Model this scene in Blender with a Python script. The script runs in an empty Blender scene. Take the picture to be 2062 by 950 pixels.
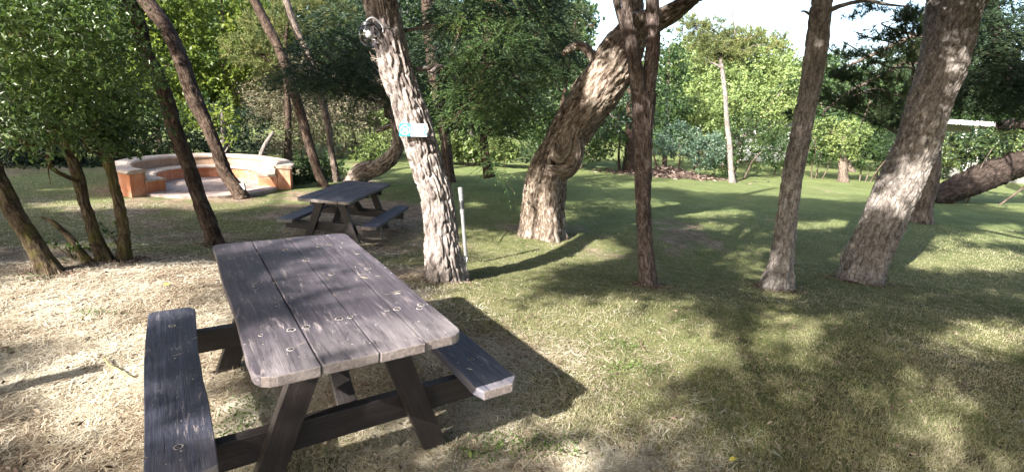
import bpy, math, random
import numpy as np
from mathutils import Vector, Matrix
D = bpy.data
sc = bpy.context.scene
COL = sc.collection
rng = np.random.default_rng(7)
R = math.radians

# ------------------------------------------------------------------ camera
F_, PITCH, ROLL, CAMH = 1025.5, .262, .064, 1.76
cp, sp, cr, sr = math.cos(PITCH), math.sin(PITCH), math.cos(ROLL), math.sin(ROLL)
cam = D.cameras.new('camera'); camo = D.objects.new('camera', cam); COL.objects.link(camo)
cam.sensor_width = 36; cam.lens = F_/2062*36; cam.clip_start = .05; cam.clip_end = 2000
U = Vector((0, sp, cp)); FW = Vector((0, cp, -sp)); X = Vector((1, 0, 0))
right = X*cr + U*sr; up = -X*sr + U*cr
m = Matrix((right, up, -FW)).transposed().to_4x4(); m.translation = (0, 0, CAMH)
camo.matrix_world = m
sc.camera = camo

# ------------------------------------------------------------------ light
SUN = np.array([.759, .832, -.754]); SUN = SUN/np.linalg.norm(SUN)
elev = math.asin(-SUN[2])
w = D.worlds.new('World'); sc.world = w; w.use_nodes = True
nt = w.node_tree
sky = nt.nodes.new('ShaderNodeTexSky'); sky.sky_type = 'NISHITA'; sky.sun_disc = False
sky.sun_elevation = elev; sky.sun_rotation = math.atan2(-SUN[0], -SUN[1])
sky.air_density = 1.0; sky.dust_density = 3.0; sky.ozone_density = 1.0
bg = nt.nodes['Background']; bg.inputs['Strength'].default_value = .125
nt.links.new(sky.outputs[0], bg.inputs['Color'])
sl = D.lights.new('sun', 'SUN'); sl.energy = 4.8; sl.angle = R(.8); sl.color = (1, .955, .89)
so = D.objects.new('sun', sl); COL.objects.link(so)
so.rotation_euler = Vector(SUN).to_track_quat('-Z', 'Y').to_euler(); so.location = (-8, -8, 9)
vs = sc.view_settings
vs.view_transform = 'Standard'; vs.look = 'None'; vs.gamma = 1; vs.use_curve_mapping = False
vs.exposure = 2.3
sc.cycles.max_bounces = 6; sc.cycles.diffuse_bounces = 3; sc.cycles.transparent_max_bounces = 8
sc.cycles.use_denoising = True

# ------------------------------------------------------------------ projection helpers (where a pixel's ray meets a depth or the ground)
def ray(px, py):
    a, b = px-1031, py-475
    x = (cr*a+sr*b)/F_; u = -(-sr*a+cr*b)/F_
    return np.array([x, cp+u*sp, -sp+u*cp])
C0 = np.array([0, 0, CAMH])
def at(px, py, d): return C0+ray(px, py)*d
def proj(P):
    P = np.atleast_2d(P); Xx = P[:, 0]; Y = P[:, 1]; Z = P[:, 2]-CAMH
    d = Y*cp-Z*sp; u = Y*sp+Z*cp
    dd = np.where(d > .05, d, .05); x = Xx/dd*F_; y = -u/dd*F_
    return 1031+cr*x-sr*y, 475+sr*x+cr*y, d
def sst(t): t = np.clip(t, 0, 1); return t*t*(3-2*t)
def gz(x, y):
    return -.45*sst((y-3.8)/4)-.06*sst((y-7.6)/2.8)-.34*sst((y-11.5)/14)
def gp(px, py):
    r = ray(px, py); z = 0
    for _ in range(60):
        t = (z-CAMH)/r[2]; P = C0+r*t; z = .5*z+.5*float(gz(P[0], P[1]))
    return P
def depth(P): return P[1]*cp-(P[2]-CAMH)*sp

# ------------------------------------------------------------------ numpy value noise
def h3(i, j, k, s=0):
    n = (i*374761393+j*668265263+k*2147483647+s*974634777) & 0xffffffff
    n = ((n ^ (n >> 13))*1274126177) & 0xffffffff
    n = ((n ^ (n >> 16))*2246822519) & 0xffffffff
    return ((n ^ (n >> 15)) & 0xffff)/65535.
def noise(P, s=0):
    P = np.asarray(P, float); f = np.floor(P).astype(np.int64); t = P-f; t = t*t*(3-2*t); v = 0
    for a in (0, 1):
        for b in (0, 1):
            for c in (0, 1):
                wt = (t[:, 0] if a else 1-t[:, 0])*(t[:, 1] if b else 1-t[:, 1])*(t[:, 2] if c else 1-t[:, 2])
                v = v+wt*h3(f[:, 0]+a, f[:, 1]+b, f[:, 2]+c, s)
    return v
def fbm(P, s=0, o=3):
    v = 0; a = .5
    for i in range(o): v = v+a*noise(np.asarray(P)*2**i, s+i); a *= .5
    return v/(1-.5**o)

# ------------------------------------------------------------------ object helpers
def tag(o, label=None, cat=None, group=None, kind=None):
    if label: o['label'] = label
    if cat: o['category'] = cat
    if group: o['group'] = group
    if kind: o['kind'] = kind
    return o
def empty(name, loc, label, cat, group=None):
    o = D.objects.new(name, None); COL.objects.link(o); o.location = loc; o.empty_display_size = .2
    return tag(o, label, cat, group)
def link(name, me, mat, parent=None, origin=None):
    o = D.objects.new(name, me); COL.objects.link(o)
    if mat and not me.materials: me.materials.append(mat)
    if parent:
        o.parent = parent; o.location = -Vector(parent.location) if origin is None else origin
    return o
def mesh(name, V, faces, smooth=False, fattr=None, vattr=None):
    """V (N,3); faces (M,k) array or list of lists"""
    me = D.meshes.new(name); V = np.asarray(V, np.float32)
    if isinstance(faces, np.ndarray):
        M, k = faces.shape
        me.vertices.add(len(V)); me.vertices.foreach_set('co', V.ravel())
        me.loops.add(M*k); me.loops.foreach_set('vertex_index', faces.astype(np.int32).ravel())
        me.polygons.add(M); me.polygons.foreach_set('loop_start', np.arange(0, M*k, k, dtype=np.int32))
        me.polygons.foreach_set('loop_total', np.full(M, k, np.int32))
    else:
        me.from_pydata(V.tolist(), [], [list(f) for f in faces])
    me.update(calc_edges=True)
    if smooth: me.polygons.foreach_set('use_smooth', np.ones(len(me.polygons), bool))
    if fattr is not None:
        a = me.attributes.new('lv', 'FLOAT', 'FACE'); a.data.foreach_set('value', np.asarray(fattr, np.float32))
    if vattr is not None:
        a = me.attributes.new('tc', 'FLOAT_VECTOR', 'POINT'); a.data.foreach_set('vector', np.asarray(vattr, np.float32).ravel())
    return me

# ------------------------------------------------------------------ materials
def mat(name):
    mt = D.materials.new(name); mt.use_nodes = True
    return mt, mt.node_tree, mt.node_tree.nodes['Principled BSDF']
def N(nt, typ, **kw):
    n = nt.nodes.new(typ)
    for k, v in kw.items():
        if k in n.inputs: n.inputs[k].default_value = v
        else: setattr(n, k, v)
    return n
def ramp(nt, fac, stops):
    n = nt.nodes.new('ShaderNodeValToRGB'); e = n.color_ramp.elements
    while len(e) < len(stops): e.new(.5)
    for i, (p, c) in enumerate(stops): e[i].position = p; e[i].color = (*c, 1) if len(c) == 3 else c
    nt.links.new(fac, n.inputs[0]); return n.outputs[0]
def mix(nt, a, b, fac, mode='MIX'):
    n = nt.nodes.new('ShaderNodeMix'); n.data_type = 'RGBA'; n.blend_type = mode
    for s, v in ((n.inputs['Factor'], fac), (n.inputs[6], a), (n.inputs[7], b)):
        if hasattr(v, 'is_linked') or isinstance(v, bpy.types.NodeSocket): nt.links.new(v, s)
        elif isinstance(v, (int, float)): s.default_value = v
        else: s.default_value = (*v, 1)
    return n.outputs[2]
def mapping(nt, src, scale):
    n = N(nt, 'ShaderNodeMapping'); n.inputs['Scale'].default_value = scale; nt.links.new(src, n.inputs[0]); return n.outputs[0]
def noiset(nt, vec, scale, detail=4, rough=.55, dist=0):
    n = N(nt, 'ShaderNodeTexNoise'); n.inputs['Scale'].default_value = scale; n.inputs['Detail'].default_value = detail
    n.inputs['Roughness'].default_value = rough; n.inputs['Distortion'].default_value = dist
    nt.links.new(vec, n.inputs['Vector']); return n.outputs['Fac']
def bump(nt, bs, h, strength, dist):
    b = N(nt, 'ShaderNodeBump', Strength=strength, Distance=dist); nt.links.new(h, b.inputs['Height']); nt.links.new(b.outputs[0], bs.inputs['Normal'])

def bark_mat(name, dark, mid, light, scale=1., moss=None, pale_top=None):
    mt, nt, bs = mat(name)
    a = N(nt, 'ShaderNodeAttribute', attribute_name='tc').outputs['Vector']
    v = mapping(nt, a, (22*scale, 22*scale, 7.5*scale))
    n1 = noiset(nt, v, 1, 5, .62, .6)
    vo = N(nt, 'ShaderNodeTexVoronoi', feature='DISTANCE_TO_EDGE'); vo.inputs['Scale'].default_value = 1
    nt.links.new(mapping(nt, a, (24*scale, 24*scale, 10*scale)), vo.inputs['Vector'])
    n2 = noiset(nt, mapping(nt, a, (90*scale, 90*scale, 40*scale)), 1, 3)
    n3 = noiset(nt, a, 2.3, 3)
    c = ramp(nt, n1, [(.33, dark), (.5, mid), (.68, light)])
    cr_ = ramp(nt, vo.outputs['Distance'], [(0, (.34, .31, .3)), (.14, (1, 1, 1))])
    c = mix(nt, c, cr_, .55, 'MULTIPLY')
    c = mix(nt, c, ramp(nt, n2, [(.3, (.65, .63, .62)), (.7, (1.25, 1.22, 1.2))]), .8, 'MULTIPLY')
    c = mix(nt, c, ramp(nt, n3, [(.35, (.72, .7, .7)), (.65, (1.2, 1.2, 1.18))]), .8, 'MULTIPLY')
    if moss:
        n4 = noiset(nt, a, 5, 5, .7)
        c = mix(nt, c, moss, ramp(nt, n4, [(.45, (0, 0, 0)), (.6, (.85, .85, .85))]))
    nt.links.new(c, bs.inputs['Base Color']); bs.inputs['Roughness'].default_value = .93
    bs.inputs['Specular IOR Level'].default_value = .15
    ad = N(nt, 'ShaderNodeMath', operation='MULTIPLY_ADD'); nt.links.new(vo.outputs['Distance'], ad.inputs[0]); ad.inputs[1].default_value = .8; nt.links.new(n1, ad.inputs[2])
    ad2 = N(nt, 'ShaderNodeMath', operation='MULTIPLY_ADD'); nt.links.new(n2, ad2.inputs[0]); ad2.inputs[1].default_value = .25; nt.links.new(ad.outputs[0], ad2.inputs[2])
    bump(nt, bs, ad2.outputs[0], .9, .02)
    return mt
BK = dict(
    grey=bark_mat('bark_grey', (.065, .053, .05), (.2, .175, .162), (.35, .32, .30)),
    pale=bark_mat('bark_pale', (.075, .066, .06), (.185, .168, .152), (.31, .29, .27), 1.2),
    brown=bark_mat('bark_brown', (.032, .024, .021), (.095, .074, .065), (.19, .16, .145), 1.3),
    dark=bark_mat('bark_dark', (.018, .012, .009), (.055, .038, .028), (.11, .082, .062)),
    mossy=bark_mat('bark_mossy', (.022, .015, .010), (.075, .055, .034), (.15, .12, .08), 1.3, (.07, .06, .016)),
    old=bark_mat('bark_old', (.04, .028, .022), (.17, .135, .105), (.38, .34, .29), .9),
    shade=bark_mat('bark_shaded', (.012, .009, .007), (.035, .026, .021), (.075, .058, .048)),  # darker copy of the dark bark, with shade put into the colour
    far=bark_mat('bark_far', (.05, .038, .03), (.12, .095, .075), (.2, .17, .14), .6),
)
def leaf_mat(name, stops, trans=.35, gloss=.35, rough=.5):
    mt = D.materials.new(name); mt.use_nodes = True; nt = mt.node_tree
    bs = nt.nodes['Principled BSDF']; out = nt.nodes['Material Output']
    a = N(nt, 'ShaderNodeAttribute', attribute_name='lv').outputs['Fac']
    c = ramp(nt, a, stops); nt.links.new(c, bs.inputs['Base Color'])
    bs.inputs['Roughness'].default_value = rough; bs.inputs['Specular IOR Level'].default_value = gloss
    tr = N(nt, 'ShaderNodeBsdfTranslucent')
    tc = mix(nt, c, (1.0, 1.0, .45), .6, 'MULTIPLY'); g = N(nt, 'ShaderNodeGamma'); g.inputs[1].default_value = .85; nt.links.new(tc, g.inputs[0]); nt.links.new(g.outputs[0], tr.inputs['Color'])
    ms = N(nt, 'ShaderNodeMixShader'); ms.inputs[0].default_value = trans
    nt.links.new(bs.outputs[0], ms.inputs[1]); nt.links.new(tr.outputs[0], ms.inputs[2]); nt.links.new(ms.outputs[0], out.inputs['Surface'])
    return mt
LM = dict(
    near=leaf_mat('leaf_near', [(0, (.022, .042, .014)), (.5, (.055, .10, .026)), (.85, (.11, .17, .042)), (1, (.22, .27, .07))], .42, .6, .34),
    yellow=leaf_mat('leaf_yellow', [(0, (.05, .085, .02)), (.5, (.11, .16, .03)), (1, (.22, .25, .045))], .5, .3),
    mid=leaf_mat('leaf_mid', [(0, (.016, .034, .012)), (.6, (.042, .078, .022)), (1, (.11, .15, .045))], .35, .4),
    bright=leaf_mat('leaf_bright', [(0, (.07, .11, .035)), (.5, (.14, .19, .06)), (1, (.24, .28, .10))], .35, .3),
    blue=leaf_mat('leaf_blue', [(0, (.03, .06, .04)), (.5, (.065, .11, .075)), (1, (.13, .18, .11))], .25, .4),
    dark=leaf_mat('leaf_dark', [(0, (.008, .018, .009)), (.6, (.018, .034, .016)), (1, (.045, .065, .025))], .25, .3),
    cyp=leaf_mat('leaf_cypress', [(0, (.012, .024, .010)), (.45, (.032, .06, .022)), (.85, (.095, .15, .04)), (1, (.12, .075, .045))], .25, .2, .6),
    cypd=leaf_mat('leaf_cypress_dark', [(0, (.012, .024, .013)), (.6, (.028, .048, .024)), (1, (.06, .08, .035))], .2, .2, .6),
    pine=leaf_mat('needle_green', [(0, (.016, .028, .013)), (.5, (.036, .056, .022)), (.88, (.075, .095, .035)), (1, (.13, .085, .05))], .2, .2, .6),
    pinel=leaf_mat('needle_light', [(0, (.07, .09, .035)), (.6, (.14, .16, .055)), (1, (.22, .2, .08))], .25, .2, .6),
    brush=leaf_mat('brush', [(0, (.05, .05, .03)), (.35, (.10, .10, .055)), (.7, (.17, .145, .10)), (1, (.24, .2, .15))], .2, .2, .7),
    var=leaf_mat('leaf_variegated', [(0, (.02, .04, .02)), (.55, (.05, .085, .035)), (.8, (.15, .2, .06)), (1, (.4, .4, .12))], .3, .5, .4),
)
def wood_mat(name, base, light, chips=True, amt=1.):
    mt, nt, bs = mat(name)
    a = N(nt, 'ShaderNodeTexCoord').outputs['Object']
    g = noiset(nt, mapping(nt, a, (60, 2.2, 60)), 1, 6, .65, .4)
    b = noiset(nt, a, 4.5, 4, .6)
    f = noiset(nt, mapping(nt, a, (180, 9, 180)), 1, 4, .7)
    c = ramp(nt, g, [(.3, tuple(x*.55 for x in base)), (.5, base), (.72, tuple(x*1.7 for x in base))])
    c = mix(nt, c, light, ramp(nt, b, [(.48, (0, 0, 0)), (.72, (.5*amt,)*3)]))  # pale bleached patches, their strength also painting in the sheen
    if chips:
        sc_ = noiset(nt, mapping(nt, a, (38, 5, 38)), 1, 6, .75, 1.2)
        area = noiset(nt, a, 2.6, 2)
        m1 = ramp(nt, sc_, [(.56, (0, 0, 0)), (.63, (1, 1, 1))]); m2 = ramp(nt, area, [(.42, (0, 0, 0)), (.58, (.85*amt,)*3)])
        mm = mix(nt, m1, m2, 1., 'MULTIPLY'); c = mix(nt, c, (.33, .28, .27), mm)
        vo = N(nt, 'ShaderNodeTexVoronoi'); vo.inputs['Scale'].default_value = 17; nt.links.new(a, vo.inputs['Vector'])
        sep = N(nt, 'ShaderNodeSeparateColor'); nt.links.new(vo.outputs['Color'], sep.inputs[0])
        d1 = ramp(nt, vo.outputs['Distance'], [(.07, (1, 1, 1)), (.10, (0, 0, 0))]); d2 = ramp(nt, sep.outputs[0], [(.72, (0, 0, 0)), (.74, (.75,)*3)])
        c = mix(nt, c, (.42, .38, .38), mix(nt, d1, d2, 1., 'MULTIPLY'))
    if chips:
        sx = N(nt, 'ShaderNodeSeparateXYZ'); nt.links.new(a, sx.inputs[0])
        wy = N(nt, 'ShaderNodeMapRange'); wy.inputs['From Min'].default_value = -.55; wy.inputs['From Max'].default_value = -.93; wy.inputs['To Min'].default_value = 0; wy.inputs['To Max'].default_value = .75; nt.links.new(sx.outputs[1], wy.inputs['Value'])
        wm = mix(nt, wy.outputs[0], ramp(nt, noiset(nt, mapping(nt, a, (22, 3, 22)), 1, 5, .7), [(.36, (0, 0, 0)), (.62, (1, 1, 1))]), 1., 'MULTIPLY'); c = mix(nt, c, (.27, .24, .24), wm)
        ck = noiset(nt, mapping(nt, a, (30, 1.6, 30)), 1, 3, .6, .8); c = mix(nt, c, (.012, .01, .01), ramp(nt, ck, [(.492, (0, 0, 0)), (.5, (.8, .8, .8)), (.508, (0, 0, 0))]))
    nt.links.new(c, bs.inputs['Base Color'])
    bs.inputs['Roughness'].default_value = .5; bs.inputs['Specular IOR Level'].default_value = .45
    ad = N(nt, 'ShaderNodeMath', operation='ADD'); nt.links.new(g, ad.inputs[0]); nt.links.new(f, ad.inputs[1])
    bump(nt, bs, ad.outputs[0], .35, .006)
    return mt
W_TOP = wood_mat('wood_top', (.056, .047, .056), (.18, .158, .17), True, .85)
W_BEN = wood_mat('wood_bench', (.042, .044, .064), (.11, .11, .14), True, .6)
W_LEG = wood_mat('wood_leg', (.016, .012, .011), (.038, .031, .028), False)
W_END = wood_mat('wood_end_sunlit', (.20, .165, .15), (.34, .30, .28), False)  # pale board ends: chipped edges, with sunlight put into the colour
def plain(name, col, rough=.6, spec=.4, nscale=0, namt=.3, metal=0, bmp=0):
    mt, nt, bs = mat(name); bs.inputs['Roughness'].default_value = rough; bs.inputs['Specular IOR Level'].default_value = spec; bs.inputs['Metallic'].default_value = metal
    if nscale:
        a = N(nt, 'ShaderNodeTexCoord').outputs['Object']; n = noiset(nt, a, nscale, 5, .65)
        c = mix(nt, col, ramp(nt, n, [(.3, (1-namt,)*3), (.7, (1+namt*.5,)*3)]), 1., 'MULTIPLY'); nt.links.new(c, bs.inputs['Base Color'])
        if bmp: bump(nt, bs, n, .6, bmp)
    else: bs.inputs['Base Color'].default_value = (*col, 1)
    return mt

# ------------------------------------------------------------------ ground
def smear(px, py, c):   # not used for light; only plant cover by place
    return 0
def green_cover(x, y):
    """share of living lawn at a place: straw on the near left, moss and grass right and far"""
    P = np.stack([np.asarray(x), np.asarray(y), np.zeros_like(np.asarray(x))], 1)
    g = sst((P[:, 0]+.3+.35*(P[:, 1]-2))/1.5)*.95
    g = np.maximum(g, .55*sst((P[:, 1]-4.8)/1.2))
    g = np.maximum(g, .72*sst((P[:, 1]-9)/5))
    n = fbm(P*.9, 3)*1.0+fbm(P*3.1, 8)*.6
    under = np.exp(-(((P[:, 0]+1.0)/.28)**2+((P[:, 1]-2.05)/.30)**2))
    bare = np.exp(-(((P[:, 0]-2.6)/2.6)**2+((P[:, 1]-9.2)/2.)**2))*.6+np.exp(-(((P[:, 0]+2.2)/1.8)**2+((P[:, 1]-9.6)/1.5)**2))*.6+np.exp(-(((P[:, 0]-3.2)/1.8)**2+((P[:, 1]-1.9)/.8)**2))*.35+np.exp(-(((P[:, 0]-.1)/1.)**2+((P[:, 1]-1.6)/.5)**2))*.25
    return np.clip(g*1.15+(n-.8)*1.3-bare+under*1.2, 0, 1)
def build_ground():
    def axis(lo, hi, fine_lo, fine_hi, step, grow):
        a = list(np.arange(fine_lo, fine_hi, step)); s = step; v = fine_hi
        while v < hi: a.append(v); s *= grow; v += s
        a.append(hi); s = step; v = fine_lo
        while v > lo: s *= grow; v -= s; a.insert(0, max(v, lo))
        return np.array(a)
    xs = axis(-500, 500, -6, 7, .05, 1.06); ys = axis(-200, 700, .3, 9, .05, 1.05)
    gx, gy = np.meshgrid(xs, ys); x = gx.ravel(); y = gy.ravel()
    z = gz(x, y); P = np.stack([x, y, 0*x], 1)
    near = np.exp(-np.maximum(0, np.hypot(x, y)-9)/8)
    z = z+near*((fbm(P*1.3, 1)-.5)*.05+(fbm(P*7, 2)-.5)*.028)-.004
    nx, ny = len(xs), len(ys)
    i = np.arange(nx-1); j = np.arange(ny-1); I, J = np.meshgrid(i, j); k = (J*nx+I).ravel()
    Fc = np.stack([k, k+1, k+nx+1, k+nx], 1)
    me = mesh('ground', np.stack([x, y, z], 1), Fc, True)
    a = me.attributes.new('cover', 'FLOAT', 'POINT'); a.data.foreach_set('value', green_cover(x, y).astype(np.float32))
    mt, nt, bs = mat('ground')
    co = N(nt, 'ShaderNodeTexCoord').outputs['Object']
    cov = N(nt, 'ShaderNodeAttribute', attribute_name='cover').outputs['Fac']
    big = noiset(nt, co, 1.1, 4, .6); fin = noiset(nt, co, 34, 5, .75); fib = noiset(nt, mapping(nt, co, (26, 90, 30)), 1, 5, .8, 1.5)
    mid = noiset(nt, co, 7, 4, .7)
    straw = ramp(nt, fib, [(.33, (.09, .062, .042)), (.48, (.25, .19, .13)), (.66, (.46, .38, .28))])
    soil = ramp(nt, fin, [(.3, (.07, .048, .036)), (.6, (.17, .125, .095)), (.8, (.26, .2, .155))])
    base = mix(nt, straw, soil, ramp(nt, mid, [(.40, (0, 0, 0)), (.58, (.9, .9, .9))]))
    lawn = ramp(nt, fin, [(.3, (.05, .058, .022)), (.5, (.125, .13, .05)), (.72, (.28, .25, .13))])
    lawn = mix(nt, lawn, ramp(nt, mid, [(.35, (.075, .10, .03)), (.65, (.30, .25, .17))]), .4)
    sxy = N(nt, 'ShaderNodeSeparateXYZ'); nt.links.new(co, sxy.inputs[0])
    fy = N(nt, 'ShaderNodeMapRange'); fy.inputs['From Min'].default_value = 4.5; fy.inputs['From Max'].default_value = 12; fy.inputs['To Min'].default_value = .05; fy.inputs['To Max'].default_value = .62; nt.links.new(sxy.outputs[1], fy.inputs['Value'])
    lush = ramp(nt, fin, [(.3, (.03, .062, .016)), (.5, (.085, .13, .038)), (.72, (.19, .22, .085))]); lawn = mix(nt, lawn, lush, fy.outputs[0])
    ad = N(nt, 'ShaderNodeMath', operation='MULTIPLY_ADD'); nt.links.new(fin, ad.inputs[0]); ad.inputs[1].default_value = .7; nt.links.new(cov, ad.inputs[2])
    fac = ramp(nt, ad.outputs[0], [(.62, (0, 0, 0)), (.95, (1, 1, 1))])
    c = mix(nt, base, lawn, fac)
    c = mix(nt, c, ramp(nt, big, [(.35, (.82, .8, .78)), (.65, (1.15, 1.13, 1.1))]), 1., 'MULTIPLY')
    nt.links.new(c, bs.inputs['Base Color']); bs.inputs['Roughness'].default_value = 1; bs.inputs['Specular IOR Level'].default_value = .1
    ad3 = N(nt, 'ShaderNodeMath', operation='ADD'); nt.links.new(fin, ad3.inputs[0]); nt.links.new(fib, ad3.inputs[1])
    bump(nt, bs, ad3.outputs[0], .8, .02)
    tag(link('ground', me, mt), kind='structure')
build_ground()
def gz2(x, y):
    P = np.stack([x, y, 0*x], 1); near = np.exp(-np.maximum(0, np.hypot(x, y)-9)/8)
    return gz(x, y)+near*((fbm(P*1.3, 1)-.5)*.05+(fbm(P*7, 2)-.5)*.028)-.004

# ------------------------------------------------------------------ swept trunks
def catmull(P, n):
    P = np.asarray(P, float); P = np.vstack([2*P[0]-P[1], P, 2*P[-1]-P[-2]]); out = []
    for i in range(1, len(P)-2):
        t = np.linspace(0, 1, n, endpoint=False)[:, None]; a, b, c, d = P[i-1], P[i], P[i+1], P[i+2]
        out.append(.5*((2*b)+(-a+c)*t+(2*a-5*b+4*c-d)*t*t+(-a+3*b-3*c+d)*t**3))
    out.append(P[-2][None]); return np.vstack(out)
def sweep(pts, sides=16, step=.05, rough=.06, furrow=0., flare=0., seed=0, ridges=9, cap=True, lump=.1):
    """pts rows (x,y,z,r) -> verts, quads, tc"""
    pts = np.asarray(pts, float)
    L = np.linalg.norm(np.diff(pts[:, :3], axis=0), axis=1).sum(); n = max(3, int(L/step/(len(pts)-1)))
    Q = catmull(pts, n); c = Q[:, :3]; r = np.maximum(Q[:, 3], .002)
    T = np.gradient(c, axis=0); T /= np.linalg.norm(T, axis=1)[:, None]+1e-9
    s = np.r_[0, np.cumsum(np.linalg.norm(np.diff(c, axis=0), axis=1))]
    ref = np.array([0.3, -1, .1]); A = []
    for t in T:
        a = ref-t*(ref@t); a /= np.linalg.norm(a); A.append(a); ref = a
    A = np.array(A); B = np.cross(T, A)
    th = np.linspace(0, 2*np.pi, sides, endpoint=False)
    ct, st = np.cos(th), np.sin(th)
    rr = np.repeat(r[:, None], sides, 1); S = np.repeat(s[:, None], sides, 1)
    q = np.stack([(ct*r[:, None]).ravel(), (st*r[:, None]).ravel(), S.ravel()], 1)
    if lump: rr = rr*(1+lump*(noise(np.stack([np.tile(ct, len(c))*1.3+seed*7, np.tile(st, len(c))*1.3, S.ravel()*2.2], 1), seed)-.5).reshape(rr.shape)*2)
    if rough: rr = rr+rough*r[:, None]*(fbm(q*np.array([30, 30, 14.]), seed+3)-.5).reshape(rr.shape)*2
    if furrow:
        w_ = noise(q*np.array([3, 3, 5.]), seed+5).reshape(rr.shape)
        wob = noise(np.stack([S.ravel()*7, np.tile(th, len(c))*1.5, 0*S.ravel()], 1), seed+9).reshape(rr.shape)
        v = noise(q*np.array([36, 36, 8.5]), seed+11).reshape(rr.shape)
        rid = 1-np.abs(2*v-1); rr = rr-furrow*np.clip((rid-.62)/.38, 0, 1)**.8+furrow*.3*(w_-.5)+furrow*.3*(wob-.5)
    if flare:
        f = np.exp(-S/(.16+flare*.5)); rr = rr*(1+f*flare*(.55+.75*np.maximum(0, np.sin(th*ridges/2+seed))[None, :]))
    V = c[:, None, :]+A[:, None, :]*(ct*rr)[..., None]+B[:, None, :]*(st*rr)[..., None]
    m_, k = rr.shape; i = np.arange(m_-1)[:, None]*k; j = np.arange(k)[None, :]; j2 = (j+1) % k
    Fq = np.stack([i+j, i+j2, i+k+j2, i+k+j], -1).reshape(-1, 4)
    V = V.reshape(-1, 3); tc = q+seed*3.7
    if cap:
        V = np.vstack([V, c[-1]+T[-1]*r[-1]*.3]); tc = np.vstack([tc, tc[-1]]); e = len(V)-1; b = (m_-1)*k
        jj = np.arange(k); Fq = np.vstack([Fq, np.stack([b+jj, b+(jj+1) % k, np.full(k, e), np.full(k, e)], 1)])
    return V, Fq, tc
def merge(parts):
    V, Fs, Tc, o = [], [], [], 0
    for v, f, t in parts: V.append(v); Fs.append(f+o); Tc.append(t); o += len(v)
    return np.vstack(V), np.vstack(Fs), np.vstack(Tc)
def fixq(F):   # quads whose last two are equal become triangles -> list
    return [tuple(f[:3]) if f[2] == f[3] else tuple(f) for f in F.tolist()]
def wood_obj(name, parts, m, parent):
    V, Fq, tc = merge(parts); me = mesh(name, V, fixq(Fq), True, vattr=tc); return link(name, me, m, parent)
def pxl(rows, d0, d1=None):
    """rows (px, py, width px[, depth]) to (x,y,z,r)"""
    out = []; n = len(rows)
    for i, rw in enumerate(rows):
        d = rw[3] if len(rw) > 3 else d0+((d1 if d1 else d0)-d0)*i/(n-1)
        out.append([*at(rw[0], rw[1], d), rw[2]*.5*d/F_])
    return out
def up_from(pts, *rows):   # continue a trunk above the frame by world offsets
    pts = [list(p) for p in pts]
    for dx, dy, dz, r in rows: q = pts[-1]; pts.append([q[0]+dx, q[1]+dy, q[2]+dz, r])
    return pts

# ------------------------------------------------------------------ foliage
def rand_dirs(n):
    v = rng.normal(size=(n, 3)); return v/np.linalg.norm(v, axis=1)[:, None]
def leaves(P, Dr, size, width, kind='broad', val=None, droop=0):
    """one small folded leaf or one tapered blade at each point P along Dr"""
    n = len(P); size = np.broadcast_to(size, n)[:, None]; width = np.broadcast_to(width, n)[:, None]
    Dr = Dr.copy(); Dr[:, 2] -= droop; Dr /= np.linalg.norm(Dr, axis=1)[:, None]
    s = np.cross(Dr, rand_dirs(n)); s /= np.linalg.norm(s, axis=1)[:, None]+1e-9; nn = np.cross(s, Dr)
    if val is None: val = rng.random(n)
    if kind == 'broad':
        V = np.stack([P, P+Dr*size*.45+s*width*.5+nn*width*.16, P+Dr*size, P+Dr*size*.45-s*width*.5+nn*width*.16], 1).reshape(-1, 3)
        i = np.arange(n)[:, None]*4; Fq = np.hstack([i, i+1, i+2, i+3]); return V, Fq, val
    if kind == 'fine':
        b = P+Dr*size*.33; c = P+Dr*size*.7
        V = np.stack([P, b+s*width*.5+nn*width*.14, c+s*width*.36+nn*width*.1-nn*size*.03, P+Dr*size-nn*size*.1, c-s*width*.36+nn*width*.1-nn*size*.03, b-s*width*.5+nn*width*.14, ], 1).reshape(-1, 3)
        i = np.arange(n)[:, None]*6; Fq = np.vstack([np.hstack([i, i+1, i+2, i+3]), np.hstack([i, i+3, i+4, i+5])]); return V, Fq, np.tile(val, 2)
    V = np.stack([P-s*width*.5, P+s*width*.5, P+Dr*size+s*width*.1], 1).reshape(-1, 3)
    i = np.arange(n)[:, None]*3; return V, np.hstack([i, i+1, i+2]), val
def joinl(lst):
    V, Fs, vals, o = [], [], [], 0
    for v, f, a in lst: V.append(v); Fs.append(f+o); vals.append(a); o += len(v)
    return np.vstack(V), np.vstack(Fs), np.hstack(vals)
def clump_points(c, rad, n, gap=.42, k=1.3, seed=0, shell=.55, flat=0):
    """uneven cloud of twig points in an ellipsoid, with gaps"""
    out = np.zeros((0, 3)); c = np.asarray(c); rad = np.asarray(rad)
    for _ in range(8):
        d = rand_dirs(n*2); rr = rng.random(n*2)**(1/3.)*(1-shell)+shell*rng.random(n*2)**.2
        ed = .72+.56*noise(d*2.1+seed*3.3, seed)
        p = c+d*rad*(rr*ed)[:, None]
        keep = fbm(p*k/max(rad.mean(), .3)*1.6+seed, seed+1, 2) > gap
        out = np.vstack([out, p[keep]])
        if len(out) >= n: break
    return out[:n]
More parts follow.
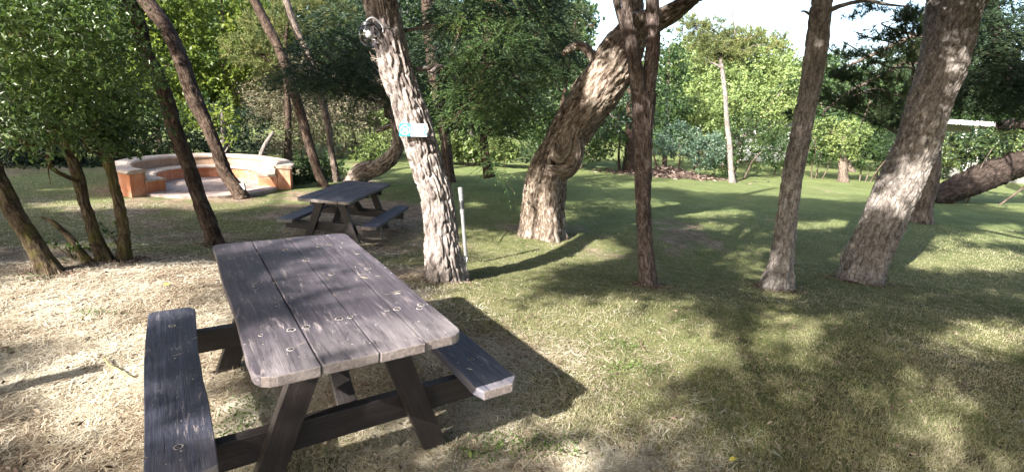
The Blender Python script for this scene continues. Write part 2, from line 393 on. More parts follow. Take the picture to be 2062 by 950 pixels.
def crown(style, clumps, seed=0):
    """clumps rows (center3, radii3, n twigs)"""
    L = []
    for ci, (c, rad, n) in enumerate(clumps):
        c = np.asarray(c, float); rad = np.asarray(rad, float)
        P = clump_points(c, rad, int(n), seed=seed+ci, gap=style.get('gap', .42), k=style.get('k', 1.3))
        n = len(P); base = np.clip(.5+(fbm(P*1.7, seed+20)-.5)*1.6, 0, 1)
        out = (P-c)/rad; out /= np.linalg.norm(out, axis=1)[:, None]+1e-6
        m_ = style['per']; sz, wd, kd = style['size'], style['width'], style['kind']
        if kd in ('broad', 'fine'):
            tw = out*.6+rand_dirs(n)*.9+np.array([0, 0, style.get('up', .1)]); tw /= np.linalg.norm(tw, axis=1)[:, None]
            t = rng.random((n, m_, 1)); Q = P[:, None]+tw[:, None]*t*style.get('twig', .2)
            dr = tw[:, None]*.4+rng.normal(size=(n, m_, 3))*.55
            Q = Q.reshape(-1, 3); dr = dr.reshape(-1, 3); dr /= np.linalg.norm(dr, axis=1)[:, None]
            val = np.clip(np.repeat(base, m_)*.6+rng.random(n*m_)*.4+(rng.random(n*m_) > .96)*.3, 0, 1)
            L.append(leaves(Q, dr, sz*(.6+.7*rng.random(len(Q))), wd*(.7+.6*rng.random(len(Q))), kd, val, style.get('droop', .15)))
        elif kd == 'tuft':     # pine: needles radiating from a shoot tip
            ax = out*.8+rand_dirs(n)*.6+np.array([0, 0, .45]); ax /= np.linalg.norm(ax, axis=1)[:, None]
            dr = ax[:, None]*.75+rng.normal(size=(n, m_, 3))*.5; Q = P[:, None]+ax[:, None]*(rng.random((n, m_, 1))-.5)*style.get('twig', .12)
            Q = Q.reshape(-1, 3); dr = dr.reshape(-1, 3); dr /= np.linalg.norm(dr, axis=1)[:, None]
            val = np.clip(np.repeat(base, m_)*.5+rng.random(n*m_)*.4+np.repeat(rng.random(n) > .93, m_)*.5, 0, 1)
            L.append(leaves(Q, dr, sz*(.6+.6*rng.random(len(Q))), wd, 'needle', val, 0))
        else:                  # spray: feathery flat fans of scale leaves that droop outward
            ax = out*np.array([1, 1, .2])*.9+rand_dirs(n)*.5+np.array([0, 0, style.get('up', -.1)]); ax /= np.linalg.norm(ax, axis=1)[:, None]
            sd = np.cross(ax, np.array([0, 0, 1.])+rand_dirs(n)*.5); sd /= np.linalg.norm(sd, axis=1)[:, None]+1e-6
            t = np.tile(np.linspace(0, 1, m_), (n, 1)); sg = np.tile(np.where(np.arange(m_) % 2, 1, -1), (n, 1)); ln = style.get('twig', .3)*(.6+.8*rng.random((n, 1)))
            Q = P[:, None]+ax[:, None]*(t*ln)[..., None]+np.array([0, 0, -1])*((t*ln)**2*1.2)[..., None]
            dr = ax[:, None]*.9+sd[:, None]*(sg*(1-.5*t)*.9)[..., None]+rng.normal(size=(n, m_, 3))*.15
            Q = Q.reshape(-1, 3); dr = dr.reshape(-1, 3); dr /= np.linalg.norm(dr, axis=1)[:, None]
            val = np.clip(np.repeat(base, m_)*.55+rng.random(n*m_)*.35+t.ravel()*.1+np.repeat(rng.random(n) > .95, m_)*.4, 0, 1)
            L.append(leaves(Q, dr, sz*(.6+.6*rng.random(len(Q)))*(1.15-.5*t.ravel()), wd, 'needle', val, .15))
    return joinl(L)
def crown_obj(name, style, clumps, m, parent, seed=0):
    V, Fq, val = crown(style, clumps, seed)
    me = mesh(name, V, Fq, False, fattr=val); return link(name, me, m, parent)
def pc(px, py, d, rx, ry, n, dr=None):
    """clump seen at a pixel with radii in pixels"""
    s = d/F_; return (at(px, py, d), (rx*s, (dr if dr else (rx+ry)*.5*s*.9), ry*s), n)
ST = dict(
    near=dict(kind='fine', per=10, size=.05, width=.021, twig=.24, up=-.05, droop=.3, gap=.49, k=1.7),
    broad=dict(kind='broad', per=7, size=.1, width=.055, twig=.25, gap=.43),
    broadL=dict(kind='broad', per=7, size=.15, width=.085, twig=.4, gap=.47, k=1.7),
    bush=dict(kind='broad', per=8, size=.085, width=.045, twig=.2, gap=.44, k=1.7),
    pine=dict(kind='tuft', per=22, size=.12, width=.011, twig=.12, gap=.46),
    pineF=dict(kind='tuft', per=16, size=.16, width=.02, twig=.16, gap=.44),
    cyp=dict(kind='spray', per=20, size=.06, width=.014, twig=.36, up=-.1, gap=.47, k=1.8),
    cypD=dict(kind='spray', per=16, size=.1, width=.022, twig=.4, up=.05, gap=.43),
)
def branches(trunk_pts, targets, r0, seed=0, sag=.1, sides=7):
    """limbs from the nearest trunk point to each clump centre"""
    tp = np.asarray(trunk_pts)[:, :3]; out = []; rs = np.random.default_rng(seed)
    Q = catmull(np.asarray(trunk_pts), 6)
    for i, t in enumerate(targets):
        t = np.asarray(t, float); d = np.linalg.norm(Q[:, :3]-t, axis=1)+.9*np.maximum(0, Q[:, 2]-t[2]+.3)
        b = Q[np.argmin(d)]; v = t-b[:3]+1e-3; L = np.linalg.norm(v)+1e-6
        r = min(r0, b[3]*.6); rows = []
        for k in range(5):
            s = k/4; q = b[:3]+v*s+rs.normal(size=3)*L*.045*(k not in (0,))+np.array([0, 0, -sag*L*math.sin(s*math.pi)])
            rows.append([*q, r*(1-.8*s)+.004])
        out.append(sweep(rows, sides, .12, .1, seed=seed+i))
        for _ in range(3):
            s = rs.uniform(.45, .9); q = b[:3]+v*s; w_ = v/L+rs.normal(size=3)*.7; w_ /= np.linalg.norm(w_); l = min(L*rs.uniform(.2, .4), .4)
            out.append(sweep([[*q, r*(1-.8*s)*.5+.003], [*(q+w_*l*.5+rs.normal(size=3)*.04), r*.18+.003], [*(q+w_*l), .003]], 5, .15, 0, seed=seed))
    return out
def tree(name, label, cat, trunks, bark, clumps=None, style=None, leafm=None, group=None, seed=0, sides=16, step=.05, furrow=0., flare=.25, r0=.05, limbs=True, extra=None, brm=None, rough=.06, trunk_name='trunk', limb_src=None, sag=-.03):
    """trunks: list of rows (x,y,z,r) from the base up"""
    b = trunks[0][0]; root = empty(name, tuple(b[:3]), label, cat, group)
    parts = []
    for i, t in enumerate(trunks):
        parts.append(sweep(t, sides, step, rough, furrow, flare if i == 0 or len(t[0]) > 4 else 0, seed+i*3))
    if extra: parts += extra
    if clumps and limbs: parts = parts+branches(limb_src or trunks[0], [c[0] for c in clumps], r0, seed, sag)
    if parts: wood_obj(trunk_name, parts, BK[bark], root)
    if clumps:
        crown_obj('crown', ST[style], clumps, LM[leafm], root, seed)
    return root

# ================================================================== PICNIC TABLES
def board(name, outline, z0, z1, m, parent, endm=None, loc=(0, 0, 0), rot=(0, 0, 0), bev=.005, endaxis=1, warp=0):
    import bmesh
    bm = bmesh.new()
    polys = outline if isinstance(outline[0][0], (list, tuple)) else [outline]
    for pl in polys:
        f = bm.faces.new([bm.verts.new((x, y, z0)) for x, y in pl]); f.normal_update()
        if f.normal.z > 0: f.normal_flip()
        r = bmesh.ops.extrude_face_region(bm, geom=[f]); vv = [v for v in r['geom'] if isinstance(v, bmesh.types.BMVert)]
        bmesh.ops.translate(bm, verts=vv, vec=(0, 0, z1-z0))
    bmesh.ops.recalc_face_normals(bm, faces=bm.faces)
    ed = [e for e in bm.edges if len(e.link_faces) == 2 and e.calc_face_angle(0) > .9]
    bmesh.ops.bevel(bm, geom=ed, offset=bev, segments=2, affect='EDGES', profile=.6)
    if warp:
        for v in bm.verts: v.co.z += warp*math.sin(v.co.y*2.1+v.co.x*5)+warp*.5*math.sin(v.co.y*7+v.co.x*3)
    me = D.meshes.new(name); bm.to_mesh(me); bm.free(); me.materials.append(m)
    if endm:
        me.materials.append(endm)
        for p in me.polygons:
            if abs(p.normal[endaxis]) > .6: p.material_index = 1
    o = D.objects.new(name, me); COL.objects.link(o); o.parent = parent; o.location = loc; o.rotation_euler = rot
    return o
def edge_pts(x, y0, y1, n, amp, ph):
    return [(x+amp*math.sin(3.1*t*math.pi+ph)+amp*.4*math.sin(9*t+ph*2), y0+(y1-y0)*t) for t in np.linspace(0, 1, n)]
def rc(cx, cy, r, a0, a1, n=5): return [(cx+r*math.cos(R(a)), cy+r*math.sin(R(a))) for a in np.linspace(a0, a1, n)]
steel = plain('bolt_steel', (.10, .09, .085), .5, .5, 60, .4, .6)
hole = plain('bolt_hole_shade', (.012, .01, .01), .9)  # near-black disc painted for the shade in the bolt recess
ringm = plain('bleached_ring', (.27, .24, .235), .8, .2, 80, .5)
def bolt_mesh(r=.021):
    V, Fs, mi = [], [], []
    n = 18
    def ringv(rad, z, j=0): 
        b = len(V); V.extend([(rad*(1+.13*j*math.sin(a*3+1))*math.cos(a), rad*(1+.13*j*math.cos(a*2))*math.sin(a), z) for a in np.linspace(0, 2*math.pi, n, endpoint=False)]); return b
    def bridge(a, b, m_):
        for i in range(n): Fs.append((a+i, a+(i+1) % n, b+(i+1) % n, b+i)); mi.append(m_)
    a = ringv(r, .0002, 1); b = ringv(r*.92, .0012, 1); c = ringv(r*.66, .0012, 0); d = ringv(r*.62, .0006); 
    bridge(a, b, 2); bridge(b, c, 2); bridge(c, d, 1)
    Fs.append(tuple(range(d, d+n))); mi.append(1)
    e = ringv(r*.34, .0007); f = ringv(r*.30, .0019); bridge(e, f, 0); Fs.append(tuple(range(f, f+n))); mi.append(0)
    me = D.meshes.new('bolt'); me.from_pydata(V, [], Fs); me.update()
    for mm in (steel, hole, ringm): me.materials.append(mm)
    me.polygons.foreach_set('material_index', mi); return me
BOLT = bolt_mesh()
W2, L2, HT = .4175, .9075, .754
def picnic_table(loc, yaw, scale, label, detail=True):
    t = empty('picnic_table', loc, label, 'picnic table', 'dark timber picnic tables with fixed benches'); t.rotation_euler = (0, 0, yaw); t.scale = (scale,)*3
    cuts = [-W2, -.190, .035, .232, W2]; gaps = [.0045, .003, .003]; pol = []
    jit = [(0, 0), (.004, -.006), (-.003, .005), (.006, .002)]
    for i in range(4):
        x0 = cuts[i]+(gaps[i-1]/2 if i else 0); x1 = cuts[i+1]-(gaps[i]/2 if i < 3 else 0); a, b = jit[i]; y0, y1 = -L2+a, L2+b
        pl = []
        pl += rc(x0+.07, y0+.05, .05, 250, 180, 4)[::-1] if False else []
        if i == 0: pl += [(x1, y0)]+[(x1-.0015*(k % 2), y0+(y1-y0)*k/10) for k in range(1, 10)]+[(x1, y1)]+rc(x0+.055, y1-.055, .055, 90, 180)+edge_pts(x0, y1-.2, y0+.2, 9, .003, 1)+rc(x0+.075, y0+.075, .075, 180, 270)
        elif i == 3: pl += [(x0, y0)]+rc(x1-.06, y0+.06, .06, 270, 360)+edge_pts(x1, y0+.2, y1-.2, 9, .003, 2)+rc(x1-.06, y1-.06, .06, 0, 90)+[(x0, y1)]
        else: pl += [(x0, y0), (x1, y0), (x1, y1), (x0, y1)]
        pol.append(pl)
    top = board('tabletop', pol, HT-.045, HT, W_TOP, t, W_END, warp=.0012)
    bolts = [(-.342, .569), (-.248, .604), (-.19, .613), (.171, .63), (.237, .642), (-.036, .622), (.329, .656), (.032, .362), (.101, .064), (-.292, .016), (.043, -.234), (.308, .076),
             (-.02, -.523), (.028, -.528), (.201, -.529), (.251, -.533), (.373, -.537), (.349, -.573), (-.346, -.55), (-.229, -.55), (-.167, -.549), (-.265, -.726)]
    for k, (x, y) in enumerate(bolts if detail else bolts[::3]):
        b = D.objects.new('bolt', BOLT); COL.objects.link(b); b.parent = top; b.location = (x, y, HT+.0012*math.sin(y*2.1+x*5)+.0006*math.sin(y*7+x*3)+.0004); b.rotation_euler = (0, 0, k*1.3)
        s_ = [.92, .75, .55, .95][k % 4]; b.scale = (s_, s_, 1)
    for sg in (-1, 1):
        xi, xo = .552*sg, .785*sg; ye = .85
        if sg < 0:   # its inner edge is hand-cut and wavy
            inner = [(xi+.0065*math.sin(k*.5+.6)+.0015*math.sin(k*1.9), -ye+.05+(2*ye-.1)*k/14) for k in range(15)]
            pl = inner+rc(xi-.04, ye-.03, .03, 0, 90)+rc(xo+.05, ye-.05, .05, 90, 180)+[(xo-.008*math.sin(k*.5), ye-.1-(2*ye-.2)*k/10) for k in range(11)]+rc(xo+.05, -ye+.05, .05, 180, 270)
        else:
            pl = [(xi, ye-.01)]+[(xi+.004*math.sin(k), ye-.05-(2*ye-.12)*k/10) for k in range(11)]+[(xi+.02, -ye), (xo-.05, -ye), (xo, -ye+.05)]+[(xo+.004*math.sin(k*.8), -ye+.1+(2*ye-.2)*k/10) for k in range(11)]+rc(xo-.04, ye-.04, .04, 0, 90)
        bn = board('bench_seat', pl, .385-.05, .385, W_BEN, t, W_END, warp=.002)
        for y in ((-.628, .571) if sg < 0 else (-.543, .6)):
            b = D.objects.new('bolt', BOLT); COL.objects.link(b); b.parent = bn; b.location = (.668*sg, y, .3872+.002*math.sin(y*2.1+.668*sg*5)+.001*math.sin(y*7+.668*sg*3)); b.scale = (.85, .85, 1)
    for sg in (-1, 1):
        yb = .575*sg
        # crossbeam under the benches, grain along its length
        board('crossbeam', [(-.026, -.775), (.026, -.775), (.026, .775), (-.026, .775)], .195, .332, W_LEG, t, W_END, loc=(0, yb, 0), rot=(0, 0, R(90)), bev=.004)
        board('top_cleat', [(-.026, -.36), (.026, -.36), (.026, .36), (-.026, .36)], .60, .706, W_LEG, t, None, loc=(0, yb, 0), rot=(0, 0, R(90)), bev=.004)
        for sx in (-1, 1):
            a = Vector((.155*sx, 0, .706)); b = Vector((.428*sx, 0, -.03)); v = b-a; Ln = v.length
            yy = yb+sg*.056
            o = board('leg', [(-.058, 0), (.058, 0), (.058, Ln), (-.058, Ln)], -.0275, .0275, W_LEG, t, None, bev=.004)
            # local y runs down the leg, local z across its thickness
            yv = v.normalized(); zv = Vector((0, 1, 0)); xv = yv.cross(zv)
            mm = Matrix((xv, yv, zv)).transposed().to_4x4(); mm.translation = Vector((a.x, yy, a.z)); o.matrix_local = mm
            # clip foot and top level with ground and table
            for vt in o.data.vertices:
                pz = (mm @ vt.co).z
                if vt.co.y > Ln*.5: vt.co.y += (-.02-pz)/yv.z
                else: vt.co.y += (.706-pz)/yv.z
        a = Vector((.005, .520*sg, .30)); b = Vector((-.01, .10*sg, .704)); v = b-a
        o = board('brace', [(-.045, 0), (.045, 0), (.045, v.length), (-.045, v.length)], -.022, .022, W_LEG, t, None, bev=.003)
        yv = v.normalized(); xv = Vector((1, 0, 0)); zv = xv.cross(yv); xv = yv.cross(zv)
        mm = Matrix((xv, yv, zv)).transposed().to_4x4(); mm.translation = a; o.matrix_local = mm
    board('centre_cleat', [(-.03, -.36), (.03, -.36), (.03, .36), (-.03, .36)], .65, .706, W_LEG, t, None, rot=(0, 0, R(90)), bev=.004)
    return t
picnic_table((-1.037, 2.561, 0), .602, 1, 'large foreground picnic table with pale ringed bolt holes and scratched dark boards')
picnic_table((-2.575, 7.742, -.455), -.099, .93, 'smaller looking shaded picnic table standing behind the foreground one', False)

# ================================================================== ROUND MASONRY BENCH
def arc_prism(name, prof, a0, a1, n, m, parent, jitter=.0):
    k = len(prof); V = []
    for i in range(n+1):
        a = R(a0+(a1-a0)*i/n)
        for j, (r, z) in enumerate(prof):
            q = r+jitter*(math.sin(i*.9+j)+math.sin(i*.37+j*2))*.5; V.append((q*math.cos(a), q*math.sin(a), z+jitter*.5*math.sin(i*.5+j)))
    Fs = [(i*k+j, i*k+(j+1) % k, (i+1)*k+(j+1) % k, (i+1)*k+j) for i in range(n) for j in range(k)]
    Fs += [tuple(range(k))[::-1], tuple(n*k+j for j in range(k))]
    me = mesh(name, V, Fs); o = link(name, me, m, parent, (0, 0, 0)); return o
def stucco(name, c, worn, nz=2.2):
    mt, nt, bs = mat(name); a = N(nt, 'ShaderNodeTexCoord').outputs['Object']
    n1 = noiset(nt, a, nz, 6, .7); n2 = noiset(nt, a, 40, 4, .7); n3 = noiset(nt, mapping(nt, a, (9, 9, 1.4)), 1, 4, .7)
    k = mix(nt, c, worn, ramp(nt, n1, [(.42, (0, 0, 0)), (.66, (.9, .9, .9))]))
    k = mix(nt, k, ramp(nt, n3, [(.3, (.7, .66, .62)), (.6, (1.08, 1.08, 1.08))]), .8, 'MULTIPLY')
    k = mix(nt, k, ramp(nt, n2, [(.3, (.85, .85, .85)), (.7, (1.1, 1.1, 1.1))]), 1., 'MULTIPLY')
    nt.links.new(k, bs.inputs['Base Color']); bs.inputs['Roughness'].default_value = .9; bump(nt, bs, n2, .5, .01); return mt
terra = stucco('terracotta_render', (.40, .15, .07), (.50, .28, .19)); cream = stucco('cream_render', (.40, .33, .27), (.30, .235, .18)); pave = stucco('pale_paving', (.34, .28, .24), (.17, .10, .08), 3.5)
tan = stucco('tan_render', (.33, .23, .16), (.24, .15, .10))
RC = np.array([-6.7, 11.0, -.50])
rb = empty('round_bench', tuple(RC), 'round open terracotta masonry bench with cream rim and paved floor', 'masonry bench')
A0, A1 = 9, 251
arc_prism('wall', [(1.68, -.15), (1.68, .45), (1.42, .45), (1.40, -.15)], A0, A1, 70, terra, rb, .006)
arc_prism('backrest_face', [(1.398, .30), (1.416, .449), (1.375, .449), (1.35, .30)], A0+.3, A1-.3, 70, tan, rb)
arc_prism('rim', [(1.72, .452), (1.735, .475), (1.715, .51), (1.66, .525), (1.42, .525), (1.365, .51), (1.35, .475), (1.36, .452)], A0-1, A1+1, 70, cream, rb, .006)
arc_prism('seat_base', [(1.398, -.15), (1.398, .265), (1.0, .265), (1.0, -.15)], A0+.2, A1-.2, 70, terra, rb, .004)
arc_prism('seat', [(1.397, .267), (1.397, .295), (1.0, .308), (.965, .29), (.965, .267)], A0-.6, A1+.6, 70, cream, rb)
V = [(0, 0, .055)]+[(1.75*math.cos(a) if False else r_*math.cos(a), r_*math.sin(a), .05) for a in np.linspace(0, 2*math.pi, 60, endpoint=False) for r_ in ((1.0 if (A0 < math.degrees(a) < A1) else 1.42),)]
V += [(x, y, -.2) for x, y, z in V[1:]]
Fs = [(0, 1+i, 1+(i+1) % 60) for i in range(60)]+[(1+i, 61+i, 61+(i+1) % 60, 1+(i+1) % 60) for i in range(60)]
link('floor_paving', mesh('floor_paving', V, Fs), pave, rb, (0, 0, 0))

# ================================================================== NAMED TREES IN VIEW
def bd(px, py): return depth(gp(px, py))
def sink(rows, z=.06):
    rows = [list(r) for r in rows]; a = np.array(rows[0][:3]); b = np.array(rows[1][:3]); v = (a-b)/np.linalg.norm(a-b); a2 = a+v*z
    return [[*a2, rows[0][3]*1.02]]+rows[1:]
TOPS = {}   # where each tall trunk carries its unseen crown
G_LEFT = 'slender leaning trunks on the left'
# main near tree with lamp and sign
d9 = bd(897, 560)
r9 = sink(up_from(pxl([(897, 560, 76), (893, 520, 70), (886, 450, 66), (879, 400, 65), (864, 350, 65), (850, 300, 66), (834, 250, 68), (817, 200, 66), (800, 150, 65), (788, 100, 64), (776, 50, 67), (766, 0, 71), (757, -40, 76)], d9, d9*.97), (-.1, .1, .6, .17), (0, .2, 1.2, .14), (.1, .3, 1.6, .1), (.1, .2, 1.5, .05)))
main = empty('pine_tree', tuple(r9[0][:3]), 'thick leaning grey pine trunk carrying the globe lamp and the small sign', 'tree')
lim = [sweep(pxl([(868, 275-128, 9, d9), (880, 135, 8, d9+.05), (893, 133, 5, d9+.1)], d9), 8, .03, .1), sweep(pxl([(838, 140, 12, d9), (862, 137, 9, d9+.05), (884, 133, 7, d9+.1)], d9), 8, .03, .1),
       sweep(pxl([(815, 62, 9, d9+.03), (850, 56, 7, d9+.2), (878, 50, 4, d9+.3)], d9), 8, .03, .1)]
V, Fq, tc = merge([sweep(r9, 150, .018, .04, .032, .28, 2, 9, lump=.06)]+lim)
link('trunk', mesh('trunk', V, fixq(Fq), True, vattr=tc), BK['grey'], main); TOPS['main'] = (main, r9)
# front thin forked tree
d11 = bd(1308, 576)
st11 = pxl([(1308, 577, 34), (1303, 540, 31), (1300, 490, 30), (1296, 420, 30), (1295, 350, 33), (1295, 300, 37), (1296, 240, 44), (1297, 190, 50)], d11)
l11 = up_from(pxl([(1289, 215, 30), (1283, 160, 31), (1273, 100, 27), (1266, 50, 24), (1261, 0, 23), (1256, -40, 22)], d11), (-.1, .1, .9, .05), (.1, .1, 1.4, .03))
r11b = up_from(pxl([(1304, 215, 28), (1308, 160, 29), (1314, 100, 30), (1314, 50, 28), (1313, 0, 27), (1313, -40, 26)], d11+.03), (.1, .2, 1., .06), (.1, .3, 1.6, .035))
l11c = up_from(pxl([(1268, 110, 13), (1256, 60, 15), (1245, 20, 15), (1240, -20, 15)], d11+.1), (-.1, .1, .9, .03))
forked = empty('forked_tree', tuple(st11[0][:3]), 'slim reddish brown tree forking near the top, in front of the twisted trunk', 'tree')
wood_obj('trunk', [sweep(sink(st11), 64, .018, .07, .013, .35, 5, lump=.10), sweep(l11, 40, .025, .05, .008, 0, 6), sweep(r11b, 40, .025, .05, .008, 0, 7), sweep(l11c, 24, .03, .05, .004, 0, 8)], BK['brown'], forked); TOPS['forked'] = (forked, r11b)
# straight right tree
d12 = bd(1562, 580)
r12 = sink(up_from(pxl([(1560, 580, 50), (1567, 545, 42), (1575, 500, 38), (1583, 450, 37), (1590, 400, 37), (1606, 300, 38), (1617, 250, 37), (1628, 200, 38), (1637, 150, 40), (1645, 100, 42), (1651, 50, 41), (1656, 0, 41), (1660, -40, 42)], d12), (0, .2, .9, .11), (.1, .3, 1.8, .08), (.1, .3, 2, .04)))
slim = empty('slim_pine', tuple(r12[0][:3]), 'straight slim grey pine trunk between the forked tree and the thickest leaning trunk', 'tree')
wood_obj('trunk', [sweep(r12, 84, .018, .07, .016, .5, 11, lump=.12), sweep(pxl([(1668, 22, 12), (1700, 10, 9), (1745, 2, 7), (1790, 10, 5), (1830, 14, 3)], d12, d12+.5), 10, .04, .15),
                   sweep(pxl([(1634, 32, 7), (1622, 24, 5), (1613, 23, 3)], d12), 6, .03, .1)], BK['pale'], slim); TOPS['slim'] = (slim, r12)
# thick leaning right tree
d13 = bd(1732, 565)
r13 = sink(up_from(pxl([(1731, 565, 76), (1742, 530, 75), (1755, 500, 77), (1776, 450, 79), (1799, 400, 79), (1822, 350, 78), (1843, 300, 78), (1858, 250, 78), (1874, 200, 79), (1890, 150, 81), (1903, 100, 84), (1914, 50, 88), (1926, 0, 96), (1936, -40, 100)], d13), (.2, .2, .8, .22), (.2, .3, 1.6, .16), (.2, .3, 2, .09)))
thick = empty('thick_pine', tuple(r13[0][:3]), 'thickest grey trunk on the right leaning to the right, dappled with sun', 'tree')
wood_obj('trunk', [sweep(r13, 160, .018, .05, .026, .22, 17, lump=.08), sweep(pxl([(1940, 30, 40), (1968, 10, 30), (1990, -20, 28)], d13), 16, .03, .08, .008),
    sweep(pxl([(1697, 545, 3, d13-.12), (1693, 520, 3, d13-.15), (1697, 500, 3, d13-.12), (1706, 492, 2, d13-.05)], d13), 6, .02, 0)], BK['pale'], thick); TOPS['thick'] = (thick, r13)
# twisted old tree
d10 = bd(1092, 472)
r10 = pxl([(1094, 473, 84), (1096, 440, 74), (1100, 400, 70), (1106, 370, 68), (1114, 335, 70), (1128, 300, 74), (1150, 262, 86), (1176, 222, 88), (1205, 180, 92), (1228, 145, 90), (1250, 105, 86), (1275, 65, 66), (1296, 50, 54), (1330, 38, 44), (1362, 20, 38), (1392, -2, 34), (1430, -30, 32), (1480, -80, 28)], d10, d10*.96)
dd = d10-.22
strA = pxl([(1066, 478, 44), (1068, 430, 38), (1074, 380, 38), (1086, 338, 40), (1106, 304, 42), (1130, 268, 44), (1154, 226, 46), (1182, 186, 48), (1212, 148, 46)], d10-.16)
strB = pxl([(1108, 484, 44), (1104, 430, 40), (1106, 385, 42), (1112, 354, 42)], d10-.26)
strC = pxl([(1096, 342, 30), (1120, 346, 34), (1146, 338, 36), (1158, 310, 36), (1158, 275, 40), (1178, 237, 44), (1210, 206, 46), (1240, 175, 42), (1262, 140, 40)], d10-.30)
strD = pxl([(1130, 478, 22), (1126, 430, 22), (1128, 390, 26), (1124, 360, 30)], d10-.10)
strE = pxl([(1118, 290, 20), (1124, 318, 26), (1142, 300, 28), (1150, 270, 26), (1168, 240, 22)], d10-.36)
up2 = up_from(pxl([(1245, 120, 60), (1262, 80, 46), (1274, 30, 40), (1280, -20, 38)], d10), (.1, .2, 1.1, .11), (.2, .3, 1.5, .06))
hook = pxl([(1212, 150, 20), (1200, 128, 21), (1186, 106, 19), (1172, 95, 19), (1155, 95, 17), (1141, 104, 14), (1133, 112, 9)], d10+.1)
old = empty('twisted_tree', tuple(r10[0][:3]), 'old twisted trunk with a burl and hollow, pale at its foot, leaning right', 'tree')
V, Fq, tc = merge([sweep(sink(r10, .1), 120, .025, .05, .035, .25, 23, 7, lump=.10), sweep(sink(strA, .1), 60, .02, .10, .02, .25, 24), sweep(sink(strB, .1), 60, .02, .12, .02, .25, 25), sweep(strC, 60, .02, .12, .018, 0, 26),
                   sweep(sink(strD, .1), 40, .02, .12, .015, .25, 27), sweep(strE, 40, .02, .16, .012, 0, 28), sweep(up2, 40, .03, .06, .02, 0, 29), sweep(hook, 24, .03, .12, .008, 0, 30)])
link('trunk', mesh('trunk', V, fixq(Fq), True, vattr=tc), BK['old'], old)
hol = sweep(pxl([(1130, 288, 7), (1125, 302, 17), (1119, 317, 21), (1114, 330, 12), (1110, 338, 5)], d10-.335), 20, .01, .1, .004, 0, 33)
V, Fq, tc = hol; link('hollow', mesh('hollow', V, fixq(Fq), True, vattr=tc), plain('hollow_shade', (.012, .009, .007), .95, .05), old)  # solid near-black lump standing for the shade inside the opening
fr = []
for i in range(26):   # loose fibrous twigs hanging off the upper trunk
    t = rng.random(); px = 1170+t*140+rng.normal()*14; py = 215-t*170+rng.normal()*22; L_ = 25+45*rng.random(); q = d10-.27
    fr.append(sweep(pxl([(px, py, 2.6, q), (px+rng.normal()*9, py+L_*.5, 2, q-.05), (px+rng.normal()*16, py+L_, 1, q-.05)], q), 4, .08, 0, cap=False))
fr.append(sweep(pxl([(1222, 205, 3), (1226, 222, 3), (1232, 235, 3), (1242, 238, 2)], d10-.3), 5, .02, 0))
wood_obj('hanging_twigs', fr, BK['grey'], old); TOPS['old'] = (old, up2)

# slender left trunks
def slender(name, label, rows, basepx, bark, ups, group=G_LEFT, seed=0, sides=28, cat='tree', fur=.008, clumps=None, style=None, leafm=None, dd=0, flare=.25, extra=None, r0=.03):
    d = bd(*basepx)+dd; t = up_from(pxl(rows, d), *ups) if ups else pxl(rows, d)
    tr = tree(name, label, cat, [sink(t)], bark, clumps(d) if clumps else None, style, leafm, group, seed, sides, .03, fur, flare, r0=r0, extra=extra(d) if extra else None)
    return tr, t
TOPS['l1'] = slender('leaning_tree', 'rough grey-brown trunk at the far left edge leaning out of the photo', [(100, 548, 40), (88, 525, 35), (57, 474, 32), (30, 430, 32), (8, 385, 30), (-12, 340, 30), (-45, 260, 29), (-75, 170, 28)], (100, 548), 'mossy', [(-.2, .1, .8, .06), (-.1, .1, 1.2, .04)], seed=31)
slender('broken_stump', 'short dead leaning branch stump between the left edge trunk and the mossy stems', [(176, 527, 18), (160, 505, 14), (140, 478, 12), (120, 458, 11), (103, 445, 9), (84, 438, 5)], (176, 527), 'mossy', None, None, 33, 14, 'tree stump', .004)
d2 = bd(212, 526)
near_cl = [pc(40, 60, 3.7, 130, 105, 270), pc(150, 120, 4.2, 130, 85, 270), pc(60, 190, 3.9, 110, 62, 190), pc(170, 200, 4.5, 100, 50, 150), pc(195, 110, 4.8, 70, 90, 150), pc(100, 10, 4.3, 130, 70, 190), pc(20, 255, 3.6, 45, 38, 60), pc(40, -110, 4.2, 200, 60, 180)]
t2 = pxl([(212, 527, 28), (203, 500, 24), (191, 475, 22), (180, 435, 21), (168, 400, 20), (155, 350, 21), (138, 300, 20), (121, 250, 22), (102, 200, 22), (76, 130, 20), (52, 60, 18), (30, -20, 16)], d2)
sub = sweep(pxl([(120, 262, 12), (80, 290, 10), (40, 300, 8), (0, 292, 6), (-40, 280, 5)], d2, d2-.2), 8, .04, .1)
tr2 = tree('broadleaf_tree', 'mossy leaning stem whose glossy leaves fill the top left corner', 'tree', [sink(t2)], 'mossy', near_cl, 'near', 'near', 'mossy stems of the leafy left clump', 41, 32, .025, .010, .3, r0=.018, extra=[sub], rough=.14)
d3 = bd(249, 524)
t3 = pxl([(249, 525, 28), (249, 500, 22), (249, 475, 20), (244, 435, 20), (236, 400, 19), (224, 350, 18), (212, 305, 21), (203, 270, 18), (196, 225, 15), (186, 150, 13), (180, 60, 12)], d3)
tr3 = tree('broadleaf_tree', 'mossy upright stem just right of the leaning mossy one, leaf sprigs at its foot', 'tree', [sink(t3)], 'mossy',
     [pc(255, 240, 4.8, 55, 36, 100), pc(235, 50, 5.0, 36, 60, 60), pc(215, 250, 4.7, 45, 35, 80), pc(280, 165, 5.1, 36, 40, 50), pc(205, 262, 4.6, 60, 18, 60), pc(120, 255, 4.2, 60, 25, 80)], 'near', 'near', 'mossy stems of the leafy left clump', 43, 32, .025, .010, .3, r0=.014, rough=.14)
